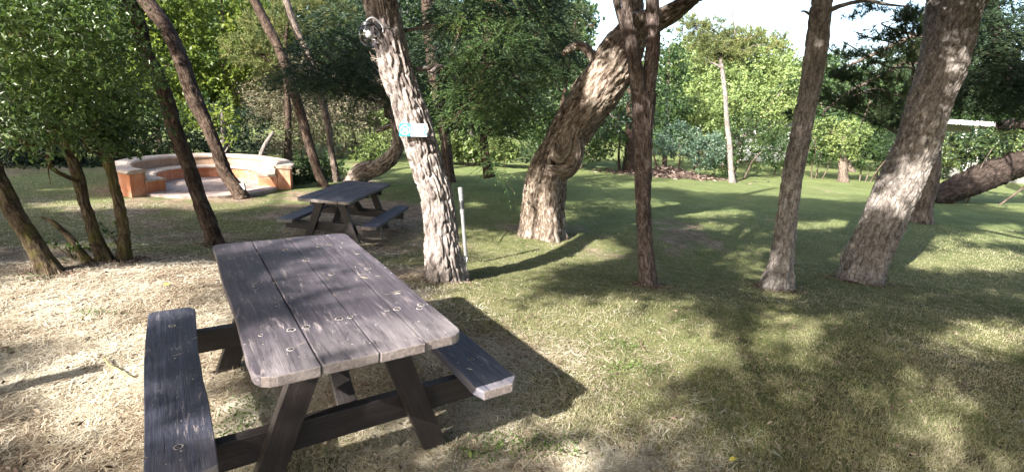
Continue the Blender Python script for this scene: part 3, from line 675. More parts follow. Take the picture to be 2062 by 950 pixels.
TOPS['l4'] = slender('leaning_tree', 'dark leaning trunk crossing in front of the left part of the round bench', [(436, 496, 34), (430, 475, 30), (421, 450, 29), (401, 400, 27), (386, 350, 27), (367, 300, 29), (349, 250, 29), (335, 200, 28), (315, 150, 28), (293, 100, 25), (280, 50, 26), (260, 0, 25), (244, -50, 25)], (436, 496), 'dark', [(-.2, .2, .9, .055), (0, .2, 1.4, .04)], seed=47, sides=36, fur=.012)
TOPS['l5'] = slender('leaning_tree', 'dark curving trunk before the round bench with a small white box near its foot', [(487, 399, 26), (476, 380, 25), (455, 350, 25), (436, 300, 25), (415, 250, 26), (392, 200, 30), (374, 150, 30), (356, 100, 29), (331, 50, 29), (292, 0, 29), (262, -35, 28)], (487, 399), 'dark', [(-.5, .2, 1., .11), (-.1, .3, 1.6, .07)], seed=51, sides=36, fur=.014)
TOPS['l6'] = slender('leaning_tree', 'slender brown trunk rising just behind the left end of the shaded picnic table', [(655, 381, 19), (642, 350, 18), (625, 300, 18), (612, 250, 18), (596, 200, 20), (581, 150, 20), (562, 100, 19), (537, 50, 20), (512, 0, 18), (495, -40, 18)], (655, 381), 'dark', [(-.4, .3, 1.3, .08), (0, .3, 1.6, .05)], seed=53, dd=.3)
TOPS['l7'] = slender('leaning_tree', 'thinner pale brown trunk rising beside the curved mossy log trunk', [(678, 373, 15), (673, 335, 13), (667, 300, 13), (660, 250, 14), (648, 200, 15), (633, 150, 16), (615, 100, 15), (592, 50, 15), (576, 0, 15), (566, -40, 15)], (678, 373), 'far', [(-.3, .3, 1.3, .07), (0, .3, 1.6, .05)], seed=57, dd=.5)

# distant trunks with their crowns
d8 = bd(716, 371)
r8 = sink(pxl([(708, 372, 30), (722, 356, 40), (738, 344, 38), (764, 336, 33), (788, 317, 29), (802, 290, 24), (797, 250, 20), (782, 215, 18), (765, 160, 16), (750, 100, 14)], d8))
tree('curved_tree', 'curved grey trunk lying low then bending up behind the main leaning pine', 'tree', [r8], 'old', [pc(640, 130, 10.5, 70, 50, 260), pc(720, 160, 10.5, 80, 42, 330), pc(690, 110, 11, 70, 50, 260), pc(600, 165, 11, 50, 25, 140), pc(770, 180, 10.5, 40, 28, 120), pc(700, 60, 11, 80, 50, 200)], 'cypD', 'cypd', None, 61, 40, .04, .02, .1, r0=.05,
     extra=[sweep(pxl([(796, 252, 9), (775, 258, 9), (757, 266, 6)], d8), 8, .04, .1)], rough=.12)
d9b = bd(906, 366)
t9b = sink(up_from(pxl([(906, 367, 24), (901, 320, 21), (896, 280, 22), (890, 240, 23), (883, 190, 26), (875, 150, 28), (868, 100, 26), (862, 40, 24), (858, -30, 24)], d9b), (0, .1, 1.2, .1), (0, .1, 1.5, .05)))
tree('cypress_tree', 'dark cypress right behind the lamp pine with bright feathery green sprays', 'tree', [t9b], 'dark',
     [pc(950, 45, 8.4, 55, 20, 120), pc(1005, 82, 8.0, 60, 18, 130), pc(1050, 128, 8.0, 46, 15, 110), pc(955, 130, 8.2, 48, 15, 110), pc(1010, 172, 8.0, 60, 15, 130), pc(935, 186, 8.4, 46, 15, 100), pc(1065, 50, 8.5, 50, 18, 100), pc(1000, 217, 8.0, 55, 12, 90), pc(930, 235, 8.6, 50, 16, 80), pc(1050, 225, 8.2, 40, 24, 60), pc(1020, 270, 8.1, 22, 34, 60), pc(1000, 335, 7.9, 12, 26, 30), pc(890, 90, 9, 50, 60, 110), pc(1090, 160, 8.4, 36, 22, 50), pc(985, -20, 8.2, 120, 26, 160)], 'cyp', 'cyp', None, 67, 28, .05, .014, .2, r0=.03, limb_src=t9b[4:], sag=.0)
tree('dark_cypress', 'very dark cypress mass behind the bright feathery green sprays', 'tree', [sink(pxl([(985, 352, 22), (975, 300, 18), (972, 220, 18), (975, 120, 16), (985, 20, 12)], 12.2))], 'dark',
     [pc(960, 30, 12, 90, 50, 330), pc(1060, 20, 12.2, 80, 50, 260), pc(900, 110, 12, 70, 50, 280), pc(1000, 110, 12.2, 80, 50, 330), pc(920, 200, 12, 70, 46, 260), pc(1020, 200, 12.2, 70, 40, 260), pc(1000, 255, 12, 60, 22, 120), pc(940, 245, 12, 50, 20, 100), pc(1085, 85, 9.6, 60, 26, 120), pc(905, 40, 9.2, 46, 34, 120), pc(1040, -5, 9.2, 90, 34, 200), pc(985, 20, 9, 60, 20, 90), pc(1110, 20, 9.8, 60, 30, 120), pc(1000, 140, 9.4, 60, 22, 120)], 'cypD', 'cypd', None, 68, 20, .08, .012, .2, r0=.03)
# distant slender pine with open crown
d16 = bd(1475, 368)
t16 = pxl([(1475, 370, 12), (1471, 330, 10), (1469, 290, 10), (1464, 250, 9.5), (1461, 200, 9), (1456, 150, 8.5), (1452, 120, 9), (1462, 95, 6), (1480, 70, 5), (1490, 30, 3)], d16)
tree('slender_pine', 'distant slender pine with pale bare trunk and open flat crown against the sky', 'tree', [sink(t16)], 'pale',
     [pc(1400, 62, d16, 34, 20, 130), pc(1440, 95, d16, 34, 20, 130), pc(1475, 105, d16, 40, 20, 150), pc(1385, 40, d16, 20, 14, 60), pc(1510, 70, d16, 28, 18, 80), pc(1545, 95, d16, 40, 14, 90), pc(1440, 50, d16, 30, 16, 60), pc(1575, 70, d16, 14, 12, 26), pc(1420, 120, d16, 24, 12, 50), pc(1405, 85, d16, 34, 16, 110), pc(1480, 75, d16, 34, 16, 110), pc(1455, 110, d16, 40, 14, 110)], 'pineF', 'pinel', None, 71, 12, .15, .0, .3, r0=.05, extra=[sweep(pxl([(1452, 122, 6), (1435, 100, 5), (1415, 70, 4), (1395, 45, 3)], d16), 6, .1, .1), sweep(pxl([(1480, 68, 4), (1474, 20, 3), (1476, -10, 2)], d16), 5, .1, .1)])
# pine behind the thick trunk, branches reach left
d14 = bd(1851, 447)
t14 = sink(up_from(pxl([(1851, 448, 46), (1857, 410, 42), (1866, 360, 42), (1872, 300, 40), (1880, 250, 40), (1892, 180, 38), (1900, 100, 38), (1905, 20, 36)], d14), (.1, .2, 1.2, .15), (.1, .2, 1.5, .07)))
lb = lambda rows, k=0: sweep(pxl(rows, d14, d14-.6), 8, .06, .12, seed=k)
tree('branching_pine', 'pine half hidden behind the thickest trunk, its dark needled branches reaching left', 'tree', [t14], 'far',
     [pc(1690, 195, 9.5, 40, 16, 80), pc(1735, 150, 9.4, 60, 20, 120), pc(1790, 112, 9.4, 55, 18, 120), pc(1835, 75, 9.2, 40, 20, 80), pc(1745, 210, 9.6, 55, 20, 110), pc(1805, 180, 9.5, 45, 26, 110), pc(1790, 238, 9.6, 34, 24, 90), pc(1850, 30, 9.2, 40, 14, 60), pc(1790, 14, 9, 55, 8, 40), pc(1715, 30, 9, 30, 6, 14), pc(1770, 70, 9.3, 50, 12, 50), pc(1700, 105, 9.4, 40, 12, 40), pc(1660, 150, 9.6, 30, 10, 30), pc(1830, 45, 9.2, 40, 18, 70), pc(1600, 232, 10, 26, 10, 26), pc(1840, 225, 9.8, 40, 30, 100)], 'pine', 'pine', None, 73, 40, .04, .016, .15, r0=.03,
     extra=[lb([(1893, 60, 14), (1830, 78, 11), (1770, 105, 8), (1715, 130, 5), (1680, 150, 3)], 1), lb([(1885, 95, 12), (1830, 120, 10), (1780, 150, 8), (1720, 180, 7), (1670, 215, 5), (1655, 235, 3)], 2), lb([(1880, 200, 10), (1800, 190, 7), (1760, 180, 5), (1700, 200, 3)], 3), lb([(1760, 185, 4), (1745, 225, 4), (1730, 262, 2)], 4)])
# low leaning cypress at right edge
d15 = bd(1897, 408)
t15 = up_from(pxl([(1870, 398, 44), (1908, 388, 46), (1945, 371, 52), (2000, 349, 55), (2062, 321, 62), (2120, 290, 62), (2170, 240, 60), (2190, 150, 56), (2180, 40, 50)], d15), (0, .1, 1.2, .2), (0, .1, 1.5, .1))
stub = sweep(pxl([(2011, 251, 17), (2030, 251, 21), (2062, 252, 22), (2110, 262, 26), (2165, 280, 30)], d15-.1), 28, .04, .14, .012, seed=5)
R15 = pxl([(2165, 235, 36), (2080, 190, 26), (2020, 130, 24), (2005, 60, 24), (1995, 0, 26), (1990, -60, 24)], d15)
up15 = sweep(R15, 24, .05, .1, .012, seed=9)
tree('leaning_cypress', 'dark cypress leaning low over the lawn at the right edge with a broken limb', 'tree', [sink(t15)], 'shade',
     [pc(1985, 60, 10.6, 70, 50, 330), pc(2040, 20, 10.3, 60, 50, 260), pc(1960, 130, 10.8, 55, 40, 260), pc(2030, 120, 10.4, 60, 45, 300), pc(1980, 195, 10.8, 65, 34, 300), pc(2050, 195, 10.4, 55, 34, 260), pc(1925, 190, 11, 34, 30, 120), pc(2100, 100, 10.2, 60, 80, 200), pc(1940, 20, 11, 50, 40, 150), pc(1930, 80, 11, 40, 40, 130)], 'cypD', 'cypd', None, 79, 48, .05, .03, .0, r0=.05, extra=[stub, up15], rough=.12, limb_src=R15[1:])
# small dark group in the middle distance
d18 = bd(1268, 347)
tree('dark_tree', 'dark trunk on the lawn edge half hidden behind the forked tree', 'tree', [sink(pxl([(1268, 348, 24), (1268, 300, 20), (1269, 250, 18), (1270, 180, 16)], d18))], 'dark', [pc(1250, 215, 17, 60, 42, 170), pc(1210, 240, 17, 45, 30, 110), pc(1310, 210, 17.5, 40, 55, 140)], 'broad', 'dark', None, 83, 16, .1, .01, .3)
tree('thin_tree', 'thin dark stem beside the low black post', 'tree', [sink(pxl([(1248, 345, 6), (1246, 310, 5), (1249, 270, 4.5), (1245, 230, 3)], d18))], 'dark', None, None, None, None, 84, 8, .1, 0, .2)
tree('small_tree', 'small pale trunk in front of the bright far hedge left of the twisted tree', 'tree', [sink(pxl([(958, 322, 16), (954, 300, 13), (951, 275, 12), (950, 240, 11), (952, 190, 9)], bd(958, 322)))], 'pale', [pc(940, 180, 20, 70, 50, 200), pc(1010, 200, 20, 60, 40, 180)], 'broadL', 'mid', None, 85, 12, .1, 0, .2)
tree('pale_stem', 'pale leaning bare stem rising behind the rim of the round bench', 'tree', [sink(pxl([(524, 318, 10), (530, 300, 9), (541, 280, 8), (551, 266, 6)], 13.2))], 'pale', None, None, None, None, 86, 8, .1, 0, .1)
tree('sprouting_stem', 'upright pale stem with bright sprouting leaves behind the round bench', 'tree', [sink(pxl([(449, 318, 10), (449, 280, 9), (450, 245, 9), (448, 222, 8)], 13.2))], 'pale', [pc(440, 232, 13, 32, 16, 46), pc(465, 290, 13, 10, 8, 8), pc(395, 235, 12.8, 30, 22, 50)], 'broad', 'yellow', None, 87, 10, .1, 0, .1, r0=.02)

# ================================================================== VEGETATION BEHIND THE LAWN
def veg(name, label, cat, clumps, style, leafm, seed, stem=True, bark='far', group=None, base=None, ups=None, sr=.09, kind=None, stems=1):
    c0 = np.mean([c[0] for c in clumps], 0) if base is None else np.asarray(base)
    x, y = c0[0], c0[1]; z = float(gz(x, y)); rs = np.random.default_rng(seed)
    root = empty(name, (x, y, z), label, cat, group)
    top = max(clumps, key=lambda c: c[0][2])[0]
    if stem:
        parts = []
        for k in range(stems):
            ox, oy = rs.normal(size=2)*(.25*min(k, 1)+.08*k)
            tp = np.array([top[0]+ox*2, top[1]+oy*2, top[2]]) if k == 0 else np.array([x+ox*2.5, y+oy*2.5, c0[2]+.2])
            rows = [[x+ox, y+oy, z-.08, sr*(1-.12*k)]]
            for s in (.3, .6, 1.): rows.append([*(np.array([x+ox, y+oy, z])*(1-s)+tp*s+rs.normal(size=3)*.1*s), sr*(1-.75*s)])
            parts.append(sweep(rows, 10, .12, .1, seed=seed+k, flare=.2))
        wood_obj('trunk', parts+branches(rows if stems == 1 else [[x, y, z, sr], [*(np.array([x, y, z])*.4+np.asarray(top)*.6), sr*.5], [*top, .02]], [c[0] for c in clumps], sr*.45, seed, 0), BK[bark], root)
    crown_obj('crown', ST[style], clumps, LM[leafm], root, seed)
    if kind: root['kind'] = kind
    return root
ST['hedge'] = dict(kind='broad', per=8, size=.13, width=.075, twig=.25, gap=.38)
ST['brush'] = dict(kind='broad', per=8, size=.13, width=.03, twig=.35, gap=.42)
ST['bigleaf'] = dict(kind='broad', per=8, size=.2, width=.11, twig=.5, gap=.41)
# --- left bank and the wood behind it
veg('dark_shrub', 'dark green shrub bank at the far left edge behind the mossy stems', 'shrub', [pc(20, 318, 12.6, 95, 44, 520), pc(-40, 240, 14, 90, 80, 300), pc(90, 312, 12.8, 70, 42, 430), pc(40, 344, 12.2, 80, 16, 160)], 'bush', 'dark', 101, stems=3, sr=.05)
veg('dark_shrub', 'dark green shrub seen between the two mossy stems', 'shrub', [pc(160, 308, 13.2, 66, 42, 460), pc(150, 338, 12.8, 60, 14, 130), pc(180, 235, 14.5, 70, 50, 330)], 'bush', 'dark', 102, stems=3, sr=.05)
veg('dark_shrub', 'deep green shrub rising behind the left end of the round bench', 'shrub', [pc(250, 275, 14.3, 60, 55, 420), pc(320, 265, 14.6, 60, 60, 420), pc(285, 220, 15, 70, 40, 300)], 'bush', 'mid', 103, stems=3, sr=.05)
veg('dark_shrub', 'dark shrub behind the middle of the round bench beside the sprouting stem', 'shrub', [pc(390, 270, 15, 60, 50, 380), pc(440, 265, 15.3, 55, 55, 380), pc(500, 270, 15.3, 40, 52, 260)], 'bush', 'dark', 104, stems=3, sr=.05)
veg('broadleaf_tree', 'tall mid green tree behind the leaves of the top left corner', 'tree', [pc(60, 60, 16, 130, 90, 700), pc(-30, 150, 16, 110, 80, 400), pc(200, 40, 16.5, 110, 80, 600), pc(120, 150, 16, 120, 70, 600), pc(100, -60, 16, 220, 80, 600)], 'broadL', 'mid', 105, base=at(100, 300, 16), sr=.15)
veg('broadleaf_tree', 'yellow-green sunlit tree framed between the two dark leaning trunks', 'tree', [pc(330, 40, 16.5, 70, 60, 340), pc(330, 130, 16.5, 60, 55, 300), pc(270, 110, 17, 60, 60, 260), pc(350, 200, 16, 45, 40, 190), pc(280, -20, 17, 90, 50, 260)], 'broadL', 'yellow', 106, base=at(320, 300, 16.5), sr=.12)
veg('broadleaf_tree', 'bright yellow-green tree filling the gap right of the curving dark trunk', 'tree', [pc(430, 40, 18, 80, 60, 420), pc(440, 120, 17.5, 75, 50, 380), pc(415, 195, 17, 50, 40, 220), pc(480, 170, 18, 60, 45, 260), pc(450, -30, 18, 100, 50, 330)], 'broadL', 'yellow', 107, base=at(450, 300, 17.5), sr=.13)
veg('grey_pine', 'grey green pine crown behind the two slender trunks', 'tree', [pc(545, 60, 16, 60, 40, 260), pc(520, 110, 16, 55, 35, 230), pc(600, 40, 16.5, 70, 40, 300), pc(480, 100, 16, 35, 30, 110), pc(570, -20, 16, 120, 45, 360), pc(660, 20, 17, 60, 40, 240), pc(560, 140, 17, 50, 30, 150)], 'pineF', 'pinel', 108, base=at(580, 320, 16.5), sr=.12, bark='dark')
veg('ivy_thicket', 'tangled grey-brown ivy thicket on the bank right of the round bench', 'thicket', [pc(560, 250, 17, 65, 65, 640), pc(625, 240, 17.5, 60, 60, 560), pc(530, 200, 18, 70, 50, 480), pc(600, 170, 18.5, 70, 50, 420), pc(690, 250, 18, 50, 60, 460)], 'brush', 'brush', 109, stems=4, sr=.05)
veg('ivy_thicket', 'pale olive thicket behind the curved trunk with a bright leafy tuft', 'thicket', [pc(730, 255, 19, 60, 60, 420), pc(700, 200, 20, 80, 50, 380), pc(790, 240, 20, 60, 60, 400), pc(760, 180, 21, 80, 50, 360)], 'brush', 'brush', 110, stems=4, sr=.05)
veg('bright_shrub', 'small bright green shrub catching sun behind the curved trunk', 'shrub', [pc(757, 292, 18, 30, 24, 160), pc(760, 240, 18.5, 26, 16, 90), pc(735, 310, 17.8, 30, 16, 100)], 'bush', 'bright', 111, stems=2, sr=.03)
veg('low_shrub', 'low leafy green clump at the right end of the round bench', 'shrub', [pc(612, 348, 12.6, 26, 26, 150), pc(645, 345, 13, 26, 24, 140), pc(598, 368, 12.2, 14, 12, 50), pc(670, 338, 14, 22, 18, 80)], 'bush', 'mid', 112, stems=2, sr=.02)
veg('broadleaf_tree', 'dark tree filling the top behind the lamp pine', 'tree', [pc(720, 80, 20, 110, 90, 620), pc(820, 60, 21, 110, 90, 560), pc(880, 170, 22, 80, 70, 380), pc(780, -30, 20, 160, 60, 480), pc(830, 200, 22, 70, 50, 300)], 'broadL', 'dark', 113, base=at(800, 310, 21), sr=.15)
veg('pine_tree', 'grey green pine crown above the hooked broken limb', 'tree', [pc(1120, 70, 15, 60, 45, 280), pc(1080, 30, 15, 50, 40, 220), pc(1150, 115, 15.5, 50, 34, 200), pc(1160, 40, 16, 34, 30, 70), pc(1060, 90, 15, 50, 40, 220), pc(1100, 150, 15.5, 60, 34, 240)], 'pineF', 'pine', 114, base=at(1110, 325, 15.5), sr=.1, bark='dark')
veg('broadleaf_tree', 'mid green tree behind the twisted trunk and under the pine crown', 'tree', [pc(1110, 190, 20, 80, 55, 440), pc(1180, 220, 20.5, 70, 55, 400), pc(1060, 230, 20, 60, 50, 300), pc(1140, 260, 20, 80, 45, 400), pc(1230, 180, 21, 60, 70, 330)], 'broadL', 'mid', 115, base=at(1130, 325, 20.3), sr=.12)
veg('dark_shrub', 'dark shrub low behind the foot of the twisted trunk', 'shrub', [pc(1080, 300, 19.5, 50, 24, 240), pc(1180, 300, 19.5, 60, 26, 300), pc(1230, 290, 19.8, 40, 32, 200)], 'bush', 'mid', 116, stems=3, sr=.04)
veg('clipped_hedge', 'bright lime green hedge glowing in sun beyond the lawn', 'hedge', [pc(925, 297, 18.6, 34, 20, 330), pc(975, 300, 18.6, 34, 18, 300), pc(1015, 302, 18.6, 26, 15, 200), pc(870, 300, 18.6, 30, 20, 200)], 'hedge', 'bright', 117, stems=3, sr=.04)
# --- right side
veg('broadleaf_tree', 'dark green tree immediately right of the forked trunk', 'tree', [pc(1345, 150, 22, 34, 50, 260), pc(1345, 220, 21.5, 34, 44, 220), pc(1330, 270, 21.5, 34, 40, 190), pc(1352, 95, 22.5, 20, 30, 70)], 'broadL', 'mid', 120, base=at(1340, 325, 21.8), sr=.12)
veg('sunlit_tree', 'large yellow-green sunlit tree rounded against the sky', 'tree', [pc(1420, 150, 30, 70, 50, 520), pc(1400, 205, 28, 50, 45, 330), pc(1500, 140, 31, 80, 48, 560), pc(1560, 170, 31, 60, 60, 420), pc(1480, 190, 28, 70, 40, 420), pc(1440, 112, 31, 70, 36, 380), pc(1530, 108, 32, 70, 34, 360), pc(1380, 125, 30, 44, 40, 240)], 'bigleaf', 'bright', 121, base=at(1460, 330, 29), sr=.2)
veg('sunlit_tree', 'pale green leafy tree below the large yellow-green one', 'tree', [pc(1400, 240, 24, 55, 40, 380), pc(1460, 235, 25, 50, 40, 340), pc(1540, 235, 26, 60, 50, 400), pc(1580, 180, 27, 40, 50, 240), pc(1500, 205, 26, 50, 30, 240)], 'broadL', 'bright', 122, base=at(1450, 335, 25), sr=.15)
veg('blue_shrub', 'blue-green rounded shrub over the brown litter mound', 'shrub', [pc(1370, 285, 19.5, 50, 34, 360), pc(1420, 300, 19, 44, 34, 330), pc(1330, 290, 20, 34, 26, 160)], 'bush', 'blue', 123, stems=3, sr=.05)
veg('dark_shrub', 'shady green shrub around the foot of the distant slender pine', 'shrub', [pc(1465, 300, 20.5, 34, 45, 300), pc(1500, 275, 21, 50, 50, 360), pc(1450, 335, 20, 24, 16, 90), pc(1530, 320, 21, 22, 22, 90)], 'bush', 'mid', 124, stems=3, sr=.05)
for k, (px, py, rx, ry, lm, lab) in enumerate([
    (1568, 310, 30, 34, 'mid', 'thin stemmed hedge shrub just left of the slim pine trunk'),
    (1655, 300, 36, 44, 'mid', 'thin stemmed dark hedge shrub just right of the slim pine trunk'),
    (1745, 305, 34, 42, 'mid', 'thin stemmed hedge shrub between the small rounded tree and the thick trunk'),
    (1800, 300, 40, 46, 'dark', 'dark hedge shrub showing beside the left edge of the thick trunk')]):
    veg('hedge_shrub', lab, 'shrub', [pc(px, py, 22.3, rx, ry*.8, 330), pc(px+8, py-34, 22.6, rx, ry*.6, 200)], 'bush', lm, 130+k, stems=4, sr=.03, group='thin stemmed shrubs in the hedge row behind the lawn')
d17 = bd(1697, 366)
tree('rounded_tree', 'small rounded light green tree with a stout short trunk at the lawn edge', 'tree', [sink(pxl([(1697, 368, 20), (1697, 345, 16), (1696, 320, 14), (1695, 280, 10)], d17))], 'far', [pc(1692, 290, d17, 42, 32, 340), pc(1670, 262, d17, 36, 26, 220), pc(1720, 265, d17, 34, 24, 200)], 'bush', 'bright', None, 141, 12, .1, 0, .3)
veg('broadleaf_tree', 'green tree behind the hedge row under the dark pine branches', 'tree', [pc(1640, 190, 27, 50, 60, 380), pc(1720, 200, 27, 70, 60, 500), pc(1800, 210, 27, 60, 50, 400), pc(1690, 245, 26, 70, 40, 420), pc(1780, 250, 26, 60, 40, 360)], 'broadL', 'mid', 142, base=at(1720, 340, 27), sr=.16)
veg('dark_conifer', 'dark conifer top right behind the thick trunk under the sky', 'tree', [pc(1740, 130, 30, 60, 40, 320), pc(1840, 120, 30, 70, 50, 420), pc(1800, 170, 30, 80, 40, 380), pc(1960, 110, 28, 80, 80, 500), pc(2040, 120, 27, 60, 90, 400), pc(2010, 190, 26, 80, 40, 360)], 'pineF', 'dark', 143, base=at(1850, 320, 29), sr=.2)
veg('laurel_hedge', 'glossy laurel hedge with yellow young leaves in front of the white roofed building', 'hedge', [pc(1915, 305, 17, 40, 34, 420), pc(1975, 298, 16.8, 46, 34, 480), pc(2035, 290, 16.6, 44, 36, 460), pc(2090, 285, 16.5, 44, 38, 300), pc(1900, 335, 17, 34, 20, 200), pc(1880, 310, 17, 30, 34, 200)], 'bush', 'var', 144, stems=4, sr=.04)
# --- woods that close the view far behind: one uncountable mass
L = []
for i in range(95):
    px = -250+2700*i/94+rng.normal()*16; d = 34+rng.random()*12
    topy = 20 if px < 1180 else 150+25*rng.random()
    for py in np.arange(topy, 330, 42): L.append(pc(px, py+rng.normal()*8, d, 44, 34, 110 if px < 1700 else 90))
V, Fq, val = crown(dict(kind='broad', per=6, size=.36, width=.22, twig=.7, gap=.3), L, 900)
tag(link('distant_woods', mesh('distant_woods', V, Fq, fattr=val), LM['mid']), kind='stuff')

# litter mound under the blue shrub
mt_l = plain('brown_litter', (.17, .105, .085), .95, .1, 9, .6, bmp=.03)
c = at(1345, 333, 19.5); n = 2600; P = np.stack([c[0]+rng.normal(size=n)*1.0, c[1]+rng.normal(size=n)*.45, np.zeros(n)], 1)
P[:, 2] = gz(P[:, 0], P[:, 1])+.34*np.exp(-((P[:, 0]-c[0])**2/1.6+(P[:, 1]-c[1])**2/.4))*rng.random(n)
dr = rand_dirs(n)*np.array([1, 1, .35]); V, Fq, val = leaves(P, dr, .16, .07, 'broad')
LM['litter'] = leaf_mat('litter', [(0, (.04, .028, .022)), (.5, (.12, .082, .066)), (1, (.26, .20, .165))], .1, .2, .8)
tag(link('fallen_leaves', mesh('fallen_leaves', V, Fq, fattr=val), LM['litter']), kind='stuff')

# ================================================================== BUILDINGS GLIMPSED BEHIND THE HEDGES
def boxm(name, x0, x1, y0, y1, z0, z1, m, parent, bev=.01):
    return board(name, [(x0, y0), (x1, y0), (x1, y1), (x0, y1)], z0, z1, m, parent, bev=bev)
white = plain('white_paint', (.78, .77, .74), .6, .3, 6, .12); darkwall = plain('grey_green_wall', (.16, .16, .14), .85, .2, 8, .3); glassy = plain('window_glass', (.03, .035, .04), .1, .6)  # dark grey-green for the wall, also on the house window
c = at(1960, 268, 25.5); zg = float(gz(c[0], c[1])); zr = at(1960, 246, 25.5)[2]
b = empty('flat_roofed_building', (c[0], c[1], zg), 'low building with a white flat roof edge and post beyond the laurel hedge', 'building'); b.rotation_euler = (0, 0, R(-8))
boxm('wall', -1.3, 4.2, .9, 4.6, -.2, zr-zg-.17, darkwall, b); boxm('roof', -1.9, 4.8, -.6, 5.0, zr-zg-.165, zr-zg+.05, white, b)
for x in (-.12, 3.6): boxm('post', x-.07, x+.07, -.35, -.21, -.2, zr-zg-.167, white, b)
wv = boxm('window', 1.0, 2.4, .86, .897, 1.0, 1.9, white, b); boxm('pane', 1.1, 2.3, .84, .858, 1.08, 1.82, glassy, wv)
c = at(1552, 300, 29.5); zg = float(gz(c[0], c[1]))
b = empty('white_house', (c[0], c[1], zg), 'small white house glimpsed through the gap left of the slim pine', 'building')
boxm('wall', -1.6, 2.0, 0, 3, -.2, 2.05, white, b)
roofm = plain('clay_roof', (.12, .11, .10), .9, .2, 12, .4)
V = [(-1.9, -.3, 2.053), (2.3, -.3, 2.053), (2.3, 3.3, 2.053), (-1.9, 3.3, 2.053), (-1.9, 1.5, 2.35), (2.3, 1.5, 2.35)]
link('roof', mesh('roof', V, [(0, 1, 5, 4), (2, 3, 4, 5), (0, 4, 3), (1, 2, 5), (3, 2, 1, 0)]), roofm, b, (0, 0, 0))
wv = boxm('window', -.9, -.1, -.04, -.003, .9, 1.7, darkwall, b); boxm('pane', -.82, -.18, -.055, -.043, .97, 1.63, glassy, wv)

# ================================================================== GLOBE LAMP, SIGN, POSTS, SMALL BOXES
def orient(xa, ya, org):   # matrix from two axes and an origin
    xa = Vector(xa).normalized(); za = xa.cross(Vector(ya)).normalized(); ya = za.cross(xa)
    mm = Matrix((xa, ya, za)).transposed().to_4x4(); mm.translation = Vector(org); return mm
blk = plain('black_plastic', (.02, .02, .022), .35, .5)
def lathe(prof, n=32):
    V = []; k = len(prof)
    for i in range(n):
        a = 2*math.pi*i/n; V += [(r*math.cos(a), r*math.sin(a), z) for r, z in prof]
    Fs = [(i*k+j, ((i+1) % n)*k+j, ((i+1) % n)*k+j+1, i*k+j+1) for i in range(n) for j in range(k-1)]
    return V, Fs
dl = d9-.33; gc = at(744, 72, dl); sR = 21.5*dl/F_
lamp = empty('globe_lamp', tuple(gc), 'clear plastic globe lamp with black cap bracketed to the pine trunk', 'lamp'); lamp.rotation_euler = (0, R(-12), 0)
gm = D.materials.new('clear_globe'); gm.use_nodes = True; nt_ = gm.node_tree
for nn in list(nt_.nodes):
    if nn.type == 'BSDF_PRINCIPLED': nt_.nodes.remove(nn)
gl = N(nt_, 'ShaderNodeBsdfGlossy'); gl.inputs['Roughness'].default_value = .06; gl.inputs['Color'].default_value = (.95, .95, 1, 1)
tr_ = N(nt_, 'ShaderNodeBsdfTransparent'); tr_.inputs['Color'].default_value = (.80, .80, .82, 1)
lw = N(nt_, 'ShaderNodeLayerWeight', Blend=.35); mx = N(nt_, 'ShaderNodeMixShader')
mr = N(nt_, 'ShaderNodeMapRange'); mr.inputs['To Min'].default_value = .07; mr.inputs['To Max'].default_value = .5; nt_.links.new(lw.outputs['Facing'], mr.inputs['Value'])
nt_.links.new(mr.outputs[0], mx.inputs[0]); nt_.links.new(tr_.outputs[0], mx.inputs[1]); nt_.links.new(gl.outputs[0], mx.inputs[2]); nt_.links.new(mx.outputs[0], nt_.nodes['Material Output'].inputs['Surface'])
V, Fs = lathe([(max(.0005, sR*math.sin(R(a))), sR*math.cos(R(a))) for a in np.linspace(24, 180, 26)]); link('globe', mesh('globe', V, Fs, True), gm, lamp, (0, 0, 0))
V, Fs = lathe([(.0005, sR*1.22), (sR*.42, sR*1.2), (sR*.52, sR*1.08), (sR*.5, sR*.96), (sR*.62, sR*.93), (sR*.62, sR*.84), (sR*.40, sR*.82), (.0005, sR*.8)]); link('cap', mesh('cap', V, Fs, True), blk, lamp, (0, 0, 0))
V, Fs = lathe([(.0005, sR*.8), (sR*.17, sR*.78), (sR*.17, sR*.45), (sR*.3, sR*.25), (sR*.37, sR*.02), (sR*.3, -sR*.2), (.0005, -sR*.34)], 20); link('bulb', mesh('bulb', V, Fs, True), plain('milky_bulb', (.4, .4, .4), .4, .4), lamp, (0, 0, 0))
# curved band bracket from cap to trunk
q0 = at(733, 52, dl); q1 = at(741, 40, dl); q2 = at(752, 37, dl); q3 = at(768, 50, dl+.04); q4 = at(772, 66, dl+.05)
alu = plain('aluminium_band', (.20, .20, .21), .55, .3)
V, Fq, tc = sweep([[*q, .009] for q in (q0, q1, q2, q3, q4)], 8, .01, 0, lump=0); br_ = mesh('bracket', V, fixq(Fq), True); o = D.objects.new('bracket', br_); COL.objects.link(o); br_.materials.append(alu); o.parent = lamp
bpy.context.view_layer.update(); o.matrix_parent_inverse = lamp.matrix_world.inverted()
V, Fq, tc = sweep([[*at(*p, dl+e), r] for p, e, r in (((752, 46), .01, .02), ((760, 52), .03, .022), ((768, 60), .05, .02))], 10, .01, 0, lump=0); me = mesh('junction_box', V, fixq(Fq), True); me.materials.append(blk); o = D.objects.new('junction_box', me); COL.objects.link(o); o.parent = lamp; o.matrix_parent_inverse = lamp.matrix_world.inverted()
V, Fq, tc = sweep([[*at(x_, y_, d9-e-.14), .0045] for x_, y_, e in ((764, 48, .10), (778, 55, .165), (795, 64, .185), (810, 74, .17), (822, 86, .12), (828, 100, .02))], 6, .02, 0, lump=0)
tag(link('power_cable', mesh('power_cable', V, fixq(Fq), True), blk), 'thin black cable running around the pine trunk from the globe lamp', 'cable')

